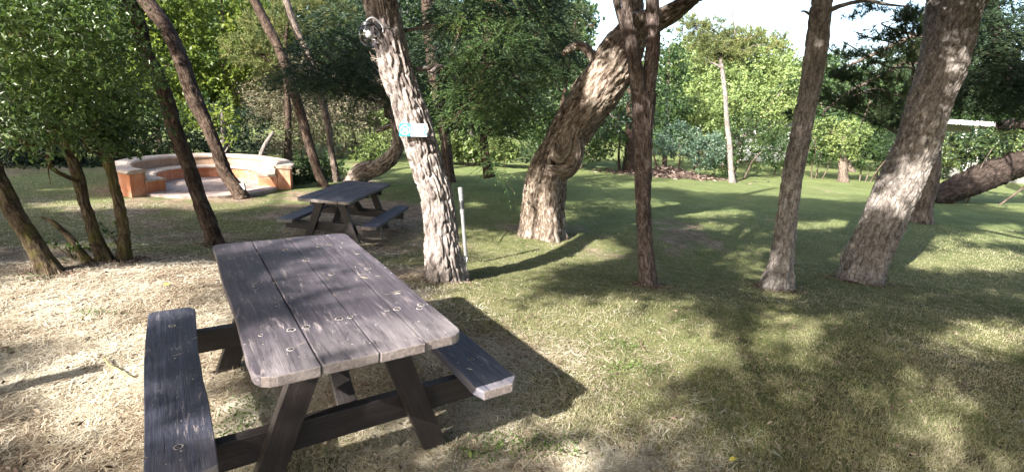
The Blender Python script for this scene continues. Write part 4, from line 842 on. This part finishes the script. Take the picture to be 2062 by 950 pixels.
ds = d9-.30; s_ = ds/F_; cS = at(832, 262, ds)
rx = at(861, 262.5, ds)-at(803, 261.5, ds); ry = at(832, 248, ds)-at(832, 275, ds)
sg = D.objects.new('tree_sign', None); COL.objects.link(sg); sg.matrix_world = orient(rx, ry, cS)
tag(sg, 'small teal and white rectangular sign fixed to the leaning pine trunk', 'sign')
def flat(name, polys, z0, z1, m):
    return board(name, polys, z0, z1, m, sg, bev=.0003)
hw, hh = 28*s_, 13*s_
tealm = plain('teal_sign', (.0, .16, .22), .5, .3); whm = plain('white_sign', (.42, .44, .48), .5, .3)
flat('white_panel', [(-hw*.16, -hh), (hw, -hh), (hw, hh), (-hw*.16, hh)], -.002, .002, whm)
flat('teal_panel', [(-hw, -hh), (-hw*.165, -hh), (-hw*.165, hh), (-hw, hh)], -.002, .002, tealm)
cx_ = -hw*.585; rr_ = hh*.78
def circ(cx, cy, r, n=28, ex=1.): return [(cx+r*math.cos(a), cy+ex*r*math.sin(a)) for a in np.linspace(0, 2*math.pi, n, endpoint=False)]
def ringmesh(name, cx, cy, r0, r1, z, m):
    a = circ(cx, cy, r0); b_ = circ(cx, cy, r1); n = len(a); V = [(x, y, z) for x, y in a+b_]; Fs = [(i, (i+1) % n, n+(i+1) % n, n+i) for i in range(n)]
    o = link(name, mesh(name, V, Fs), m, sg, (0, 0, 0)); return o
ringmesh('ring_mark', cx_, 0, rr_*.84, rr_, .0035, whm)
icon = [circ(cx_-rr_*.28, rr_*.30, rr_*.17), circ(cx_+rr_*.30, rr_*.30, rr_*.17),
        [(cx_-rr_*.46, -rr_*.52), (cx_-rr_*.16, -rr_*.52), (cx_-rr_*.10, rr_*.08), (cx_-rr_*.44, rr_*.08)], [(cx_+rr_*.14, -rr_*.52), (cx_+rr_*.46, -rr_*.52), (cx_+rr_*.46, rr_*.08), (cx_+rr_*.12, rr_*.08)],
        [(cx_-rr_*.06, -rr_*.12), (cx_+rr_*.08, -rr_*.12), (cx_+rr_*.08, rr_*.04), (cx_-rr_*.06, rr_*.04)]]
flat('figures_mark', icon, .0022, .0032, whm)
navy = plain('navy_mark', (.03, .12, .2), .5)
flat('small_marks', [circ(hw*.82, hh*.42, hh*.22), circ(hw*.90, hh*.02, hh*.2), circ(hw*.80, -hh*.28, hh*.17), circ(hw*.89, -hh*.60, hh*.24)], .0022, .003, navy)

pb = gp(939, 530); dp = depth(pb); wpx = dp/F_
ptop = at(927, 378, dp)
post = empty('white_post', tuple(pb), 'slim white round post with a black band and cap, behind the lamp pine', 'post')
a_ = np.array([*pb]); v_ = ptop-a_; Lp = np.linalg.norm(v_)
def seg(name, s0, s1, r, m, n=20):
    P0 = a_+v_*s0; P1 = a_+v_*s1; V, Fq, tc = sweep([[*(P0*(1-t)+P1*t), r] for t in (0, .5, 1)], n, .05, 0, lump=0); return link(name, mesh(name, V, fixq(Fq), True), m, post)
pvc = plain('white_pvc', (.17, .17, .165), .35, .5, 14, .12)
seg('shaft', -.03, .66, 3.7*wpx, pvc); seg('upper_sleeve', .655, .93, 4.5*wpx, pvc); seg('cap', .925, 1.0, 5.1*wpx, pvc); seg('black_band', .715, .825, 4.62*wpx, blk)
greyp = plain('grey_box', (.42, .42, .40), .5, .4, 20, .15)
def small_box(name, label, px, py, d, wpx_, hpx, tilt):
    c = at(px, py, d); s = d/F_; o = empty(name, tuple(c), label, 'outlet box'); o.rotation_euler = (R(-4), R(tilt), 0)
    w_, h_ = wpx_*s/2, hpx*s/2
    board('housing', [(-w_, -.022), (w_, -.022), (w_, .03), (-w_, .03)], -h_, h_, greyp, o, bev=.004)
    board('lid', [(-w_*1.08, -.028), (w_*1.08, -.028), (w_*1.08, -.0235), (-w_*1.08, -.0235)], -h_*.9, h_*.98, greyp, o, bev=.002); return o
small_box('outlet_box', 'small grey outlet box low on the side of the lamp pine, beside the white post', 936, 523, d9+.02, 9, 14, 8)
d5 = bd(487, 399)
small_box('outlet_box', 'small white outlet box low on the dark curving trunk at the round bench', 488, 376, d5-.02, 10, 14, -14)
# low black post on the lawn edge
c = at(1254, 346, d18); c[2] = gz(c[0], c[1])
V, Fq, tc = sweep([[c[0], c[1], c[2]-.05, .055], [c[0], c[1], c[2]+.3, .05], [c[0], c[1], c[2]+.56, .05]], 12, .1, .05); o = link('low_post', mesh('low_post', V, fixq(Fq), True), plain('charred_wood', (.03, .025, .022), .8, .2, 20, .4)); tag(o, 'low black wooden post standing beside the dark trunk on the lawn edge', 'post')

# ================================================================== CANOPY OVERHEAD: unseen crowns, added and shaped to throw shade and sun patches
LIT = [(150, 650, 430, 100), (200, 850, 360, 170), (620, 900, 330, 70), (330, 555, 300, 32), (560, 398, 130, 16), (330, 408, 200, 14), (130, 415, 120, 12), (700, 342, 130, 12), (960, 328, 90, 10), (1060, 345, 90, 8), (980, 560, 160, 45), (1100, 500, 170, 32),
       (1060, 700, 150, 110), (960, 840, 180, 60), (1290, 412, 110, 12), (1410, 430, 110, 10), (1300, 672, 180, 58), (1180, 640, 110, 44), (1400, 728, 130, 44), (1450, 700, 70, 40), (1340, 775, 70, 20), (1210, 740, 60, 40), (1560, 632, 50, 22), (1760, 825, 110, 38), (1650, 785, 80, 30), (1990, 690, 100, 48), (1330, 770, 90, 30), (1520, 690, 50, 22), (1860, 720, 50, 18), (1700, 450, 70, 10), (1930, 525, 150, 28), (1980, 480, 120, 10), (2020, 460, 60, 12),
       (1580, 360, 230, 10), (1350, 352, 60, 8), (1230, 372, 80, 10), (1640, 455, 60, 10), (1480, 478, 40, 7), (1580, 440, 30, 8), (520, 360, 90, 26), (1430, 455, 60, 8), (1250, 450, 60, 10), (1530, 500, 40, 9), (1740, 640, 50, 14), (1500, 560, 60, 10), (1850, 600, 60, 10), (1620, 690, 40, 14), (1110, 425, 60, 30), (1870, 420, 60, 12), (1720, 520, 60, 14), (1400, 600, 60, 10)]
def lit_amount(px, py, X_, Y_):
    v = np.zeros_like(px)
    wx = (fbm(np.stack([X_*1.6, Y_*1.6, 0*X_], 1), 61)-.5)
    for a, b_, c_, e in LIT:
        q = np.hypot((px-a)/c_, (py-b_)/e)/1.12+wx*.7; v = np.maximum(v, sst((1.16-q)/.3))
    n = fbm(np.stack([X_*1.1, Y_*1.1, 0*X_], 1), 77, 3); v = np.maximum(v, sst((n-.585)/.06)*.9)
    return v
n = 50000
GX = rng.uniform(-12, 17, n); GY = rng.uniform(-.5, 20, n); gzv = gz(GX, GY)
H_ = rng.uniform(3.6, 8., n)+1.2*(fbm(np.stack([GX*.5, GY*.5, 0*GX], 1), 5)-.5)
Pc = np.stack([GX, GY, gzv], 1)-SUN*((H_-gzv)/-SUN[2])[:, None]
px, py, _ = proj(np.stack([GX, GY, gzv], 1))
keep = rng.random(n) > lit_amount(px, py, GX, GY)
# gaps cut in the unseen crowns to let the sun reach the trunks, the leafy clump, the bench and the table top
GAPS = [(at(60, 100, 3.9), .8, .85), (at(170, 120, 4.4), .8, .85), (at(290, 80, 5), .6, .7), (at(1030, 90, 8.1), .45, .9), (at(940, 150, 8.4), .3, .8), (at(980, 210, 8.0), .3, .8), (at(960, 40, 8.3), .3, .8), (at(872, 430, d9), .35, .95), (at(850, 300, d9), .3, .9), (at(800, 110, d9), .16, .7), (at(1095, 430, d10), .45, 1), (at(1130, 200, d10), .16, .5), (at(1235, 130, d10), .28, .7),
        (at(1563, 560, d12), .2, .8), (at(1592, 430, d12), .14, .6), (at(1612, 290, d12), .12, .5), (at(1645, 60, d12), .2, .6), (at(1898, 110, d13), .22, .8), (at(1840, 290, d13), .2, .8), (at(1808, 380, d13), .16, .7), (at(1752, 520, d13), .22, .7), (at(1300, 330, d11), .14, .6), (at(1305, 500, d11), .12, .5),
        (RC+np.array([1.1, .4, .4]), 1.25, .95), (RC+np.array([-1.5, -.6, .3]), .5, .8), (at(950, 298, 18.6), 2, 1), (at(460, 100, 17), 2.5, .9), (at(600, 250, 17.3), 2, .8), (at(757, 280, 18), 1.2, .9), (at(1750, 180, 9.5), .7, .6), (at(720, 140, 10.6), .5, .5), (at(1030, 30, 8.4), .5, .7), (at(330, 250, 6), .3, .6), (at(420, 260, 9), .3, .5)]
P0 = np.stack([GX, GY, gzv], 1)
for c_, r_, pr in GAPS:
    v = np.asarray(c_)-P0; tt = v@(-SUN); dist = np.linalg.norm(v+SUN*tt[:, None], axis=1); w_ = sst((r_*1.15-dist)/(r_*.3)); keep &= rng.random(n) > w_*pr*(tt > 0)
Tp = P0-SUN*((.754-gzv)/-SUN[2])[:, None]; lx = math.cos(.602)*(Tp[:, 0]+1.037)+math.sin(.602)*(Tp[:, 1]-2.561); ly = -math.sin(.602)*(Tp[:, 0]+1.037)+math.cos(.602)*(Tp[:, 1]-2.561)
on = (np.abs(lx) < .9) & (np.abs(ly) < 1.05); patch = fbm(np.stack([lx*2.2, ly*2.6, 0*lx], 1), 15, 2)
keep &= ~(on & (patch < .58))
qx, qy, qd = proj(Pc)
mg = 30+320/np.maximum(qd, .2); seen = (qd > -.3) & (qy > -mg) & (qx > -mg) & (qx < 2062+mg) & (qy < 950+mg)
keep &= ~seen; keep &= rng.random(n) > .10*sst((px-1150)/400)*sst((py-430)/150)
keep &= ~((Pc[:, 0] < -4.2) & (Pc[:, 1] > 1.) & (Pc[:, 2] < 3.5)) & (GY < 15) & (Pc[:, 2] > 2.6)
Pc = Pc[keep]
B = []
for nm, lab, x, y, hgt in (('unseen_shade_pine', 'unseen tall pine beside the photographer, added so its crown shades the lawn', 1.6, -2.6, 8), ('unseen_shade_pine', 'unseen tall pine behind the photographer on the straw side, added for shade', -3.4, -3.4, 8.5), ('unseen_shade_pine', 'unseen tall pine far out to the left of the straw ground, added for shade', -8.5, .6, 8)):  # unseen trees, added to carry the shading crowns
    z = float(gz(x, y)); rows = [[x, y, z-.1, .16], [x+.1, y, z+2, .13], [x-.1, y+.2, z+4.5, .11], [x+.1, y+.4, z+hgt, .05]]
    rt = tree(nm, lab, 'tree', [rows], 'pale', None, None, None, None, 200+len(B), 24, .08, .01, .2); B.append((rt, rows))
owners = [TOPS['main'], TOPS['forked'], TOPS['slim'], TOPS['thick'], TOPS['l4'], TOPS['l6'], TOPS['l7']]
owners = [(o if not isinstance(o, tuple) or not isinstance(o[0], tuple) else o[0], r) for o, r in owners]+B
tips = np.array([[r[-1][0], r[-1][1]] for _, r in owners])
own = np.argmin(np.linalg.norm(Pc[:, None, :2]-tips[None], axis=2)+rng.random((len(Pc), 1))*.1, axis=1)
for k, (root, rows) in enumerate(owners):
    sel = Pc[own == k]
    if len(sel) < 20: continue
    m_ = 15; ax = rand_dirs(len(sel))+np.array([0, 0, .3]); dr = (ax[:, None]*.6+rng.normal(size=(len(sel), m_, 3))*.6).reshape(-1, 3); dr /= np.linalg.norm(dr, axis=1)[:, None]
    Q = (sel[:, None]+rng.normal(size=(len(sel), m_, 3))*.14).reshape(-1, 3)
    V, Fq, val = leaves(Q, dr, .17*(.6+.8*rng.random(len(Q))), .085, 'needle')
    link('unseen_shade_crown', mesh('unseen_shade_crown', V, Fq, fattr=val), LM['pine'], root)  # unseen leaves, kept only where their shadow is wanted
    # limbs out to the crown
    for i in rng.choice(len(sel), min(5, len(sel)), replace=False): wood_obj('limb', branches(rows[-4:], [sel[i]], .05, 300+k+int(i) % 97, sag=-.05), BK['far'], root)
e_ = gp(185, 743); b_ = e_+np.array([-SUN[0], -SUN[1], 0])*(1.02/-SUN[2]); b_[2] = gz(b_[0], b_[1])
rows = [[b_[0], b_[1], b_[2]-.05, .06], [b_[0]+.01, b_[1], b_[2]+.5, .055], [b_[0], b_[1], b_[2]+1.02, .055]]; V, Fq, tc = sweep(rows, 20, .05, .05); me = mesh('wooden_post', V, fixq(Fq), True, vattr=tc)
tag(link('wooden_post', me, BK['dark']), 'waist high dark wooden post out to the left whose shadow falls on the straw', 'post'); print('post', proj(b_), proj(b_+np.array([0, 0, 1.02])))
print('canopy twigs', len(Pc))

# ================================================================== GROUND COVER
def scatter(n, power=1.0, dmax=11):
    """points on the visible ground, denser near the camera"""
    px = rng.uniform(-60, 2120, n*2); py = 330+(960-330)*rng.random(n*2)**power
    r = np.array([cr*(px-1031)+sr*(py-475), sr*(px-1031)*-1+cr*(py-475)])/F_; u = -r[1]
    dx, dy, dz = r[0], cp+u*sp, -sp+u*cp; z = np.zeros_like(px)
    for _ in range(14): t = (z-CAMH)/np.minimum(dz, -.02); z = .5*z+.5*gz(dx*t, dy*t)
    x, y = dx*t, dy*t; ok = (y < dmax) & (y > .2) & (dz < -.02); return x[ok][:n], y[ok][:n]
def under_ring(x, y): return np.hypot(x-RC[0], y-RC[1]) < 1.8
# straw and fallen pine needles
x, y = scatter(240000, .8, 9); cv = green_cover(x, y); k = (rng.random(len(x)) < ((1.02-cv)*.95+.04)*(1-.8*sst((x-.4)/1.2))) & ~under_ring(x, y); x, y = x[k], y[k]; n = len(x)
P = np.stack([x, y, gz2(x, y)+.002+.008*rng.random(n)], 1); a = rng.random(n)*2*np.pi
cl = fbm(P*np.array([3, 3, 0.]), 33)*6; a = np.where(rng.random(n) < .22, cl, a)
dr = np.stack([np.cos(a), np.sin(a), rng.normal(size=n)*.10], 1); dr /= np.linalg.norm(dr, axis=1)[:, None]
sz = (.03+.065*rng.random(n)); s = np.stack([-np.sin(a), np.cos(a), 0*a], 1); wd = (.0016+.0015*rng.random(n))*(1+np.hypot(x, y)*.12)
bend = s*(rng.normal(size=n)*.15*sz)[:, None]
V = np.stack([P-s*wd[:, None]*.5, P+s*wd[:, None]*.5, P+dr*sz[:, None]*.5+bend+s*wd[:, None]*.5, P+dr*sz[:, None]*.5+bend-s*wd[:, None]*.5, P+dr*sz[:, None]+s*wd[:, None]*.2, P+dr*sz[:, None]-s*wd[:, None]*.2], 1).reshape(-1, 3)
i = np.arange(n)[:, None]*6; Fq = np.vstack([np.hstack([i, i+1, i+2, i+3]), np.hstack([i+3, i+2, i+4, i+5])])
LM['straw'] = leaf_mat('straw', [(0, (.13, .088, .055)), (.3, (.32, .26, .18)), (.65, (.52, .46, .35)), (1, (.70, .66, .56))], .15, .2, .7)
tag(link('pine_straw', mesh('pine_straw', V, Fq, fattr=np.tile(np.clip(rng.random(n)*.8+.9*(fbm(P*np.array([2.2, 2.2, 0.]), 19)-.42), 0, 1), 2)), LM['straw']), kind='stuff')
# bark flakes and needles gathered at the trunk feet
L = []
for k, (b_, r_) in enumerate([(r9[0], .2), (st11[0], .12), (r12[0], .16), (r13[0], .28), (r10[0], .4), (t2[0], .14), (t3[0], .14), (TOPS['l4'][1][0], .14), (TOPS['l1'][1][0], .16), (t14[0], .2), (TOPS['l5'][1][0], .14)]):
    n = 700; a = rng.random(n)*2*np.pi; q = r_*(.75+rng.exponential(.45, n)); P = np.stack([b_[0]+np.cos(a)*q, b_[1]+np.sin(a)*q, 0*a], 1); P[:, 2] = gz2(P[:, 0], P[:, 1])+.003+.022*np.exp(-q/r_*.9)*rng.random(n)
    L.append(leaves(P, rand_dirs(n)*np.array([1, 1, .3]), .02+.05*rng.random(n), .006+.008*rng.random(n), 'broad', rng.random(n)**1.3))
V, Fq, val = joinl(L); LM['flake'] = leaf_mat('bark_flakes', [(0, (.05, .032, .025)), (.5, (.15, .105, .08)), (1, (.36, .28, .21))], .05, .2, .9)
tag(link('bark_litter', mesh('bark_litter', V, Fq, fattr=val), LM['flake']), kind='stuff')
# needles, crumbs and specks fallen on the near table and its benches
n = 130; lx = rng.uniform(-.4, .4, n); ly = rng.uniform(-.88, .88, n); zz = np.full(n, .7565)
for k in range(n):
    if k % 4 == 0: lx[k] = rng.choice([-1, 1])*rng.uniform(.57, .76); ly[k] = rng.uniform(-.8, .8); zz[k] = .389
c_, s_2 = math.cos(.602), math.sin(.602); P = np.stack([-1.037+c_*lx-s_2*ly, 2.561+s_2*lx+c_*ly, zz], 1)
nd = np.arange(n) % 3 > 0; dr = rand_dirs(n)*np.array([1, 1, .03])
L = [leaves(P[nd], dr[nd], .004+.005*rng.random(nd.sum()), .004, 'broad', .5+.5*rng.random(nd.sum())), leaves(P[~nd], dr[~nd], .04+.04*rng.random((~nd).sum()), .0026, 'broad', rng.random((~nd).sum()))]
V, Fq, val = joinl(L); tag(link('table_litter', mesh('table_litter', V, Fq, fattr=val), LM['straw']), kind='stuff')
# short lawn blades
x, y = scatter(430000, .85, 12); cv = green_cover(x, y); k = (rng.random(len(x)) < cv*1.0) & ~under_ring(x, y); x, y = x[k], y[k]; n = len(x); dist = np.hypot(x, y)
P = np.stack([x, y, gz2(x, y)-.002], 1); dr = rng.normal(size=(n, 3))*.55+np.array([0, 0, .75]); dr /= np.linalg.norm(dr, axis=1)[:, None]
hg = (.010+.020*rng.random(n)+.03*(rng.random(n) > .985))*(.6+.9*fbm(P*2.2, 91)); lushp = sst((y-2.2)/4)*sst(1.2-np.abs(x-1.2)/5); val = np.clip(.12+.55*(1-fbm(P*1.4, 45))+rng.random(n)*.45-.04-.20*lushp, 0, 1)
V, Fq, val = leaves(P, dr, hg, .0035*(1+dist*.18), 'needle', val)
LM['grass'] = leaf_mat('grass', [(0, (.045, .085, .022)), (.3, (.115, .145, .05)), (.58, (.26, .24, .14)), (1, (.50, .44, .33))], .3, .2, .6)
tag(link('lawn_grass', mesh('lawn_grass', V, Fq, fattr=val), LM['grass']), kind='stuff')
# leafy green weeds in patches
spots = [gp(490, 840), gp(470, 870), gp(510, 815), gp(1070, 890), gp(1040, 900), gp(1000, 880), gp(960, 910), gp(1240, 745), gp(1255, 700), gp(1290, 745), gp(190, 630), gp(160, 520), gp(145, 522), gp(270, 480), gp(1130, 905), gp(970, 800), gp(60, 560)]
L = []
for s0 in spots:
    n = 110 if s0[1] < 4 else 50; P = np.stack([s0[0]+rng.normal(size=n)*.085, s0[1]+rng.normal(size=n)*.05, 0*np.zeros(n)], 1); P[:, 2] = gz2(P[:, 0], P[:, 1])+rng.random(n)*.035
    dr = rand_dirs(n)*np.array([1, 1, .3])+np.array([0, 0, .3]); L.append(leaves(P, dr, .013+.014*rng.random(n), .009, 'broad', .1+.6*rng.random(n)))
V, Fq, val = joinl(L); LM['weed'] = leaf_mat('weed', [(0, (.04, .08, .018)), (.6, (.10, .165, .035)), (1, (.22, .28, .07))], .35)
tag(link('weed_leaves', mesh('weed_leaves', V, Fq, fattr=val), LM['weed']), kind='stuff')
# crumbs of shell and pebble
L = []; x, y = scatter(2600, .75, 6); sel = (np.exp(-((x-.35)**2/.5+(y-1.75)**2/.12)) > rng.random(len(x))*1.4) | (np.exp(-((x+.2)**2/.3+(y-2.6)**2/.4)) > rng.random(len(x))*1.3) | (rng.random(len(x)) < .10)
x, y = x[sel], y[sel]; n = len(x); V = []; Fs = []
for i in range(n):
    r = rng.uniform(.0025, .0075); z = float(gz2(np.array([x[i]]), np.array([y[i]]))[0])+r*.4; b0 = len(V)
    V += [(x[i]+r*math.cos(a)*rng.uniform(.8, 1.2), y[i]+r*math.sin(a)*rng.uniform(.8, 1.2), z) for a in np.linspace(0, 2*math.pi, 6, endpoint=False)]+[(x[i], y[i], z+r*.55), (x[i], y[i], z-r*.6)]
    Fs += [(b0+j, b0+(j+1) % 6, b0+6) for j in range(6)]+[(b0+(j+1) % 6, b0+j, b0+7) for j in range(6)]
tag(link('pebbles', mesh('pebbles', V, Fs), plain('pebble', (.48, .44, .40), .8, .2, 30, .5)), kind='stuff')

x, y = scatter(1500, .8, 10); n = len(x); P = np.stack([x, y, gz2(x, y)+.006+.008*rng.random(n)], 1)
V, Fq, val = leaves(P, rand_dirs(n)*np.array([1, 1, .25]), .02+.035*rng.random(n), .009+.012*rng.random(n), 'broad', rng.random(n)**1.2)
tag(link('leaf_crumbs', mesh('leaf_crumbs', V, Fq, fattr=val), LM['flake']), kind='stuff')
# single fallen leaves one can point at
def fallen_leaf(px, py, L_, W_, yaw, col, label, name='fallen_leaf', d=None):
    P = gp(px, py); z = float(gz2(np.array([P[0]]), np.array([P[1]]))[0])+.018
    V = []; nU = 9
    for i in range(nU+1):
        t = i/nU; w_ = W_*math.sin(math.pi*t**.85)**.9*.5+.0008; V += [(t*L_-L_/2, -w_, .006*math.sin(t*3)+w_*.25), (t*L_-L_/2, 0, .006*math.sin(t*3)), (t*L_-L_/2, w_, .006*math.sin(t*3)+w_*.25)]
    Fs = [(i*3+j, i*3+j+1, i*3+j+4, i*3+j+3) for i in range(nU) for j in (0, 1)]
    V += [(L_/2, -.0012, .002), (L_/2+L_*.2, 0, -.006), (L_/2, .0012, .002)]; Fs.append((len(V)-3, len(V)-2, len(V)-1))
    me = mesh(name, V, Fs, True); me.materials.append(plain('leaf_colour', col, .5, .4, 60, .35)); o = D.objects.new(name, me); COL.objects.link(o); o.location = (P[0], P[1], z); o.rotation_euler = (R(5), R(-6), yaw)
    tag(o, label, 'leaf', 'fallen leaves lying on the ground'); return o
fallen_leaf(1476, 930, .055, .024, .3, (.42, .36, .06), 'yellow fallen leaf on the ground at the bottom edge')
fallen_leaf(1561, 915, .075, .016, 2.4, (.34, .34, .22), 'pale narrow fallen leaf right of the yellow leaf at the bottom edge')
fallen_leaf(1077, 741, .07, .016, .2, (.20, .26, .12), 'narrow green fallen leaf in the shadow of the near table')
fallen_leaf(1118, 757, .035, .012, 2.2, (.36, .36, .24), 'tiny pale fallen leaf in the near table shadow')
fallen_leaf(945, 915, .05, .02, 1.9, (.25, .30, .08), 'green-yellow fallen leaf below the near table leg')
fallen_leaf(337, 578, .05, .04, .7, (.38, .36, .05), 'small yellow-green leaf on the sunny straw behind the left bench')
for pts, lab in (([(212, 729, 3), (222, 740, 4), (240, 748, 3), (252, 758, 2.5), (268, 766, 1.5)], 'curled yellowish dry twig lying on the straw left of the bench'),
                 ([(1300, 712, 2), (1291, 700, 2), (1289, 690, 1)], 'tiny bent dry twig on the sunlit lawn'), ([(610, 545, 3), (590, 548, 2)], None)):
    if not lab: continue
    rows = []
    for a, b_, c_ in pts: P = gp(a, b_); rows.append([P[0], P[1], P[2]+.018+.006*(a % 3), c_*.5*depth(P)/F_])
    V, Fq, tc = sweep(rows, 7, .01, .2, lump=.2); tag(link('dry_twig', mesh('dry_twig', V, fixq(Fq), True, vattr=tc), plain('dry_twig', (.34, .27, .10) if 'yellow' in lab else (.14, .09, .07), .8, .2, 50, .4)), lab, 'twig')
# rank sprouts at the feet of the mossy stems
def sprout(px, py, h, n, label, seed, leafm='near', spread=60):
    P0 = gp(px, py); rs = np.random.default_rng(seed); root = empty('sapling', tuple(P0), label, 'sapling', 'leafy sprouts at the tree feet'); st = []; L = []
    s = depth(P0)/F_
    for k in range(n):
        e = P0+np.array([rs.normal()*spread*s*.5, rs.normal()*.05, h*(.6+.5*rs.random())]); mid_ = (P0+e)/2+np.array([rs.normal()*.03, 0, .05])
        st.append(sweep([[*P0, .006], [*mid_, .005], [*e, .002]], 5, .05, 0)); m_ = 12; t = rs.random(m_)[:, None]; Q = mid_*(1-t)+e*t
        L.append(leaves(Q, rand_dirs(m_)+np.array([0, 0, .2]), .05, .02, 'fine'))
    wood_obj('stem', st, BK['mossy'], root); V, Fq, val = joinl(L); link('foliage', mesh('foliage', V, Fq, fattr=val), LM[leafm], root)
sprout(250, 522, .42, 5, 'sprout with thin twigs at the foot of the upright mossy stem', 1)
sprout(150, 524, .16, 6, 'low green sprout beside the broken stump', 2)
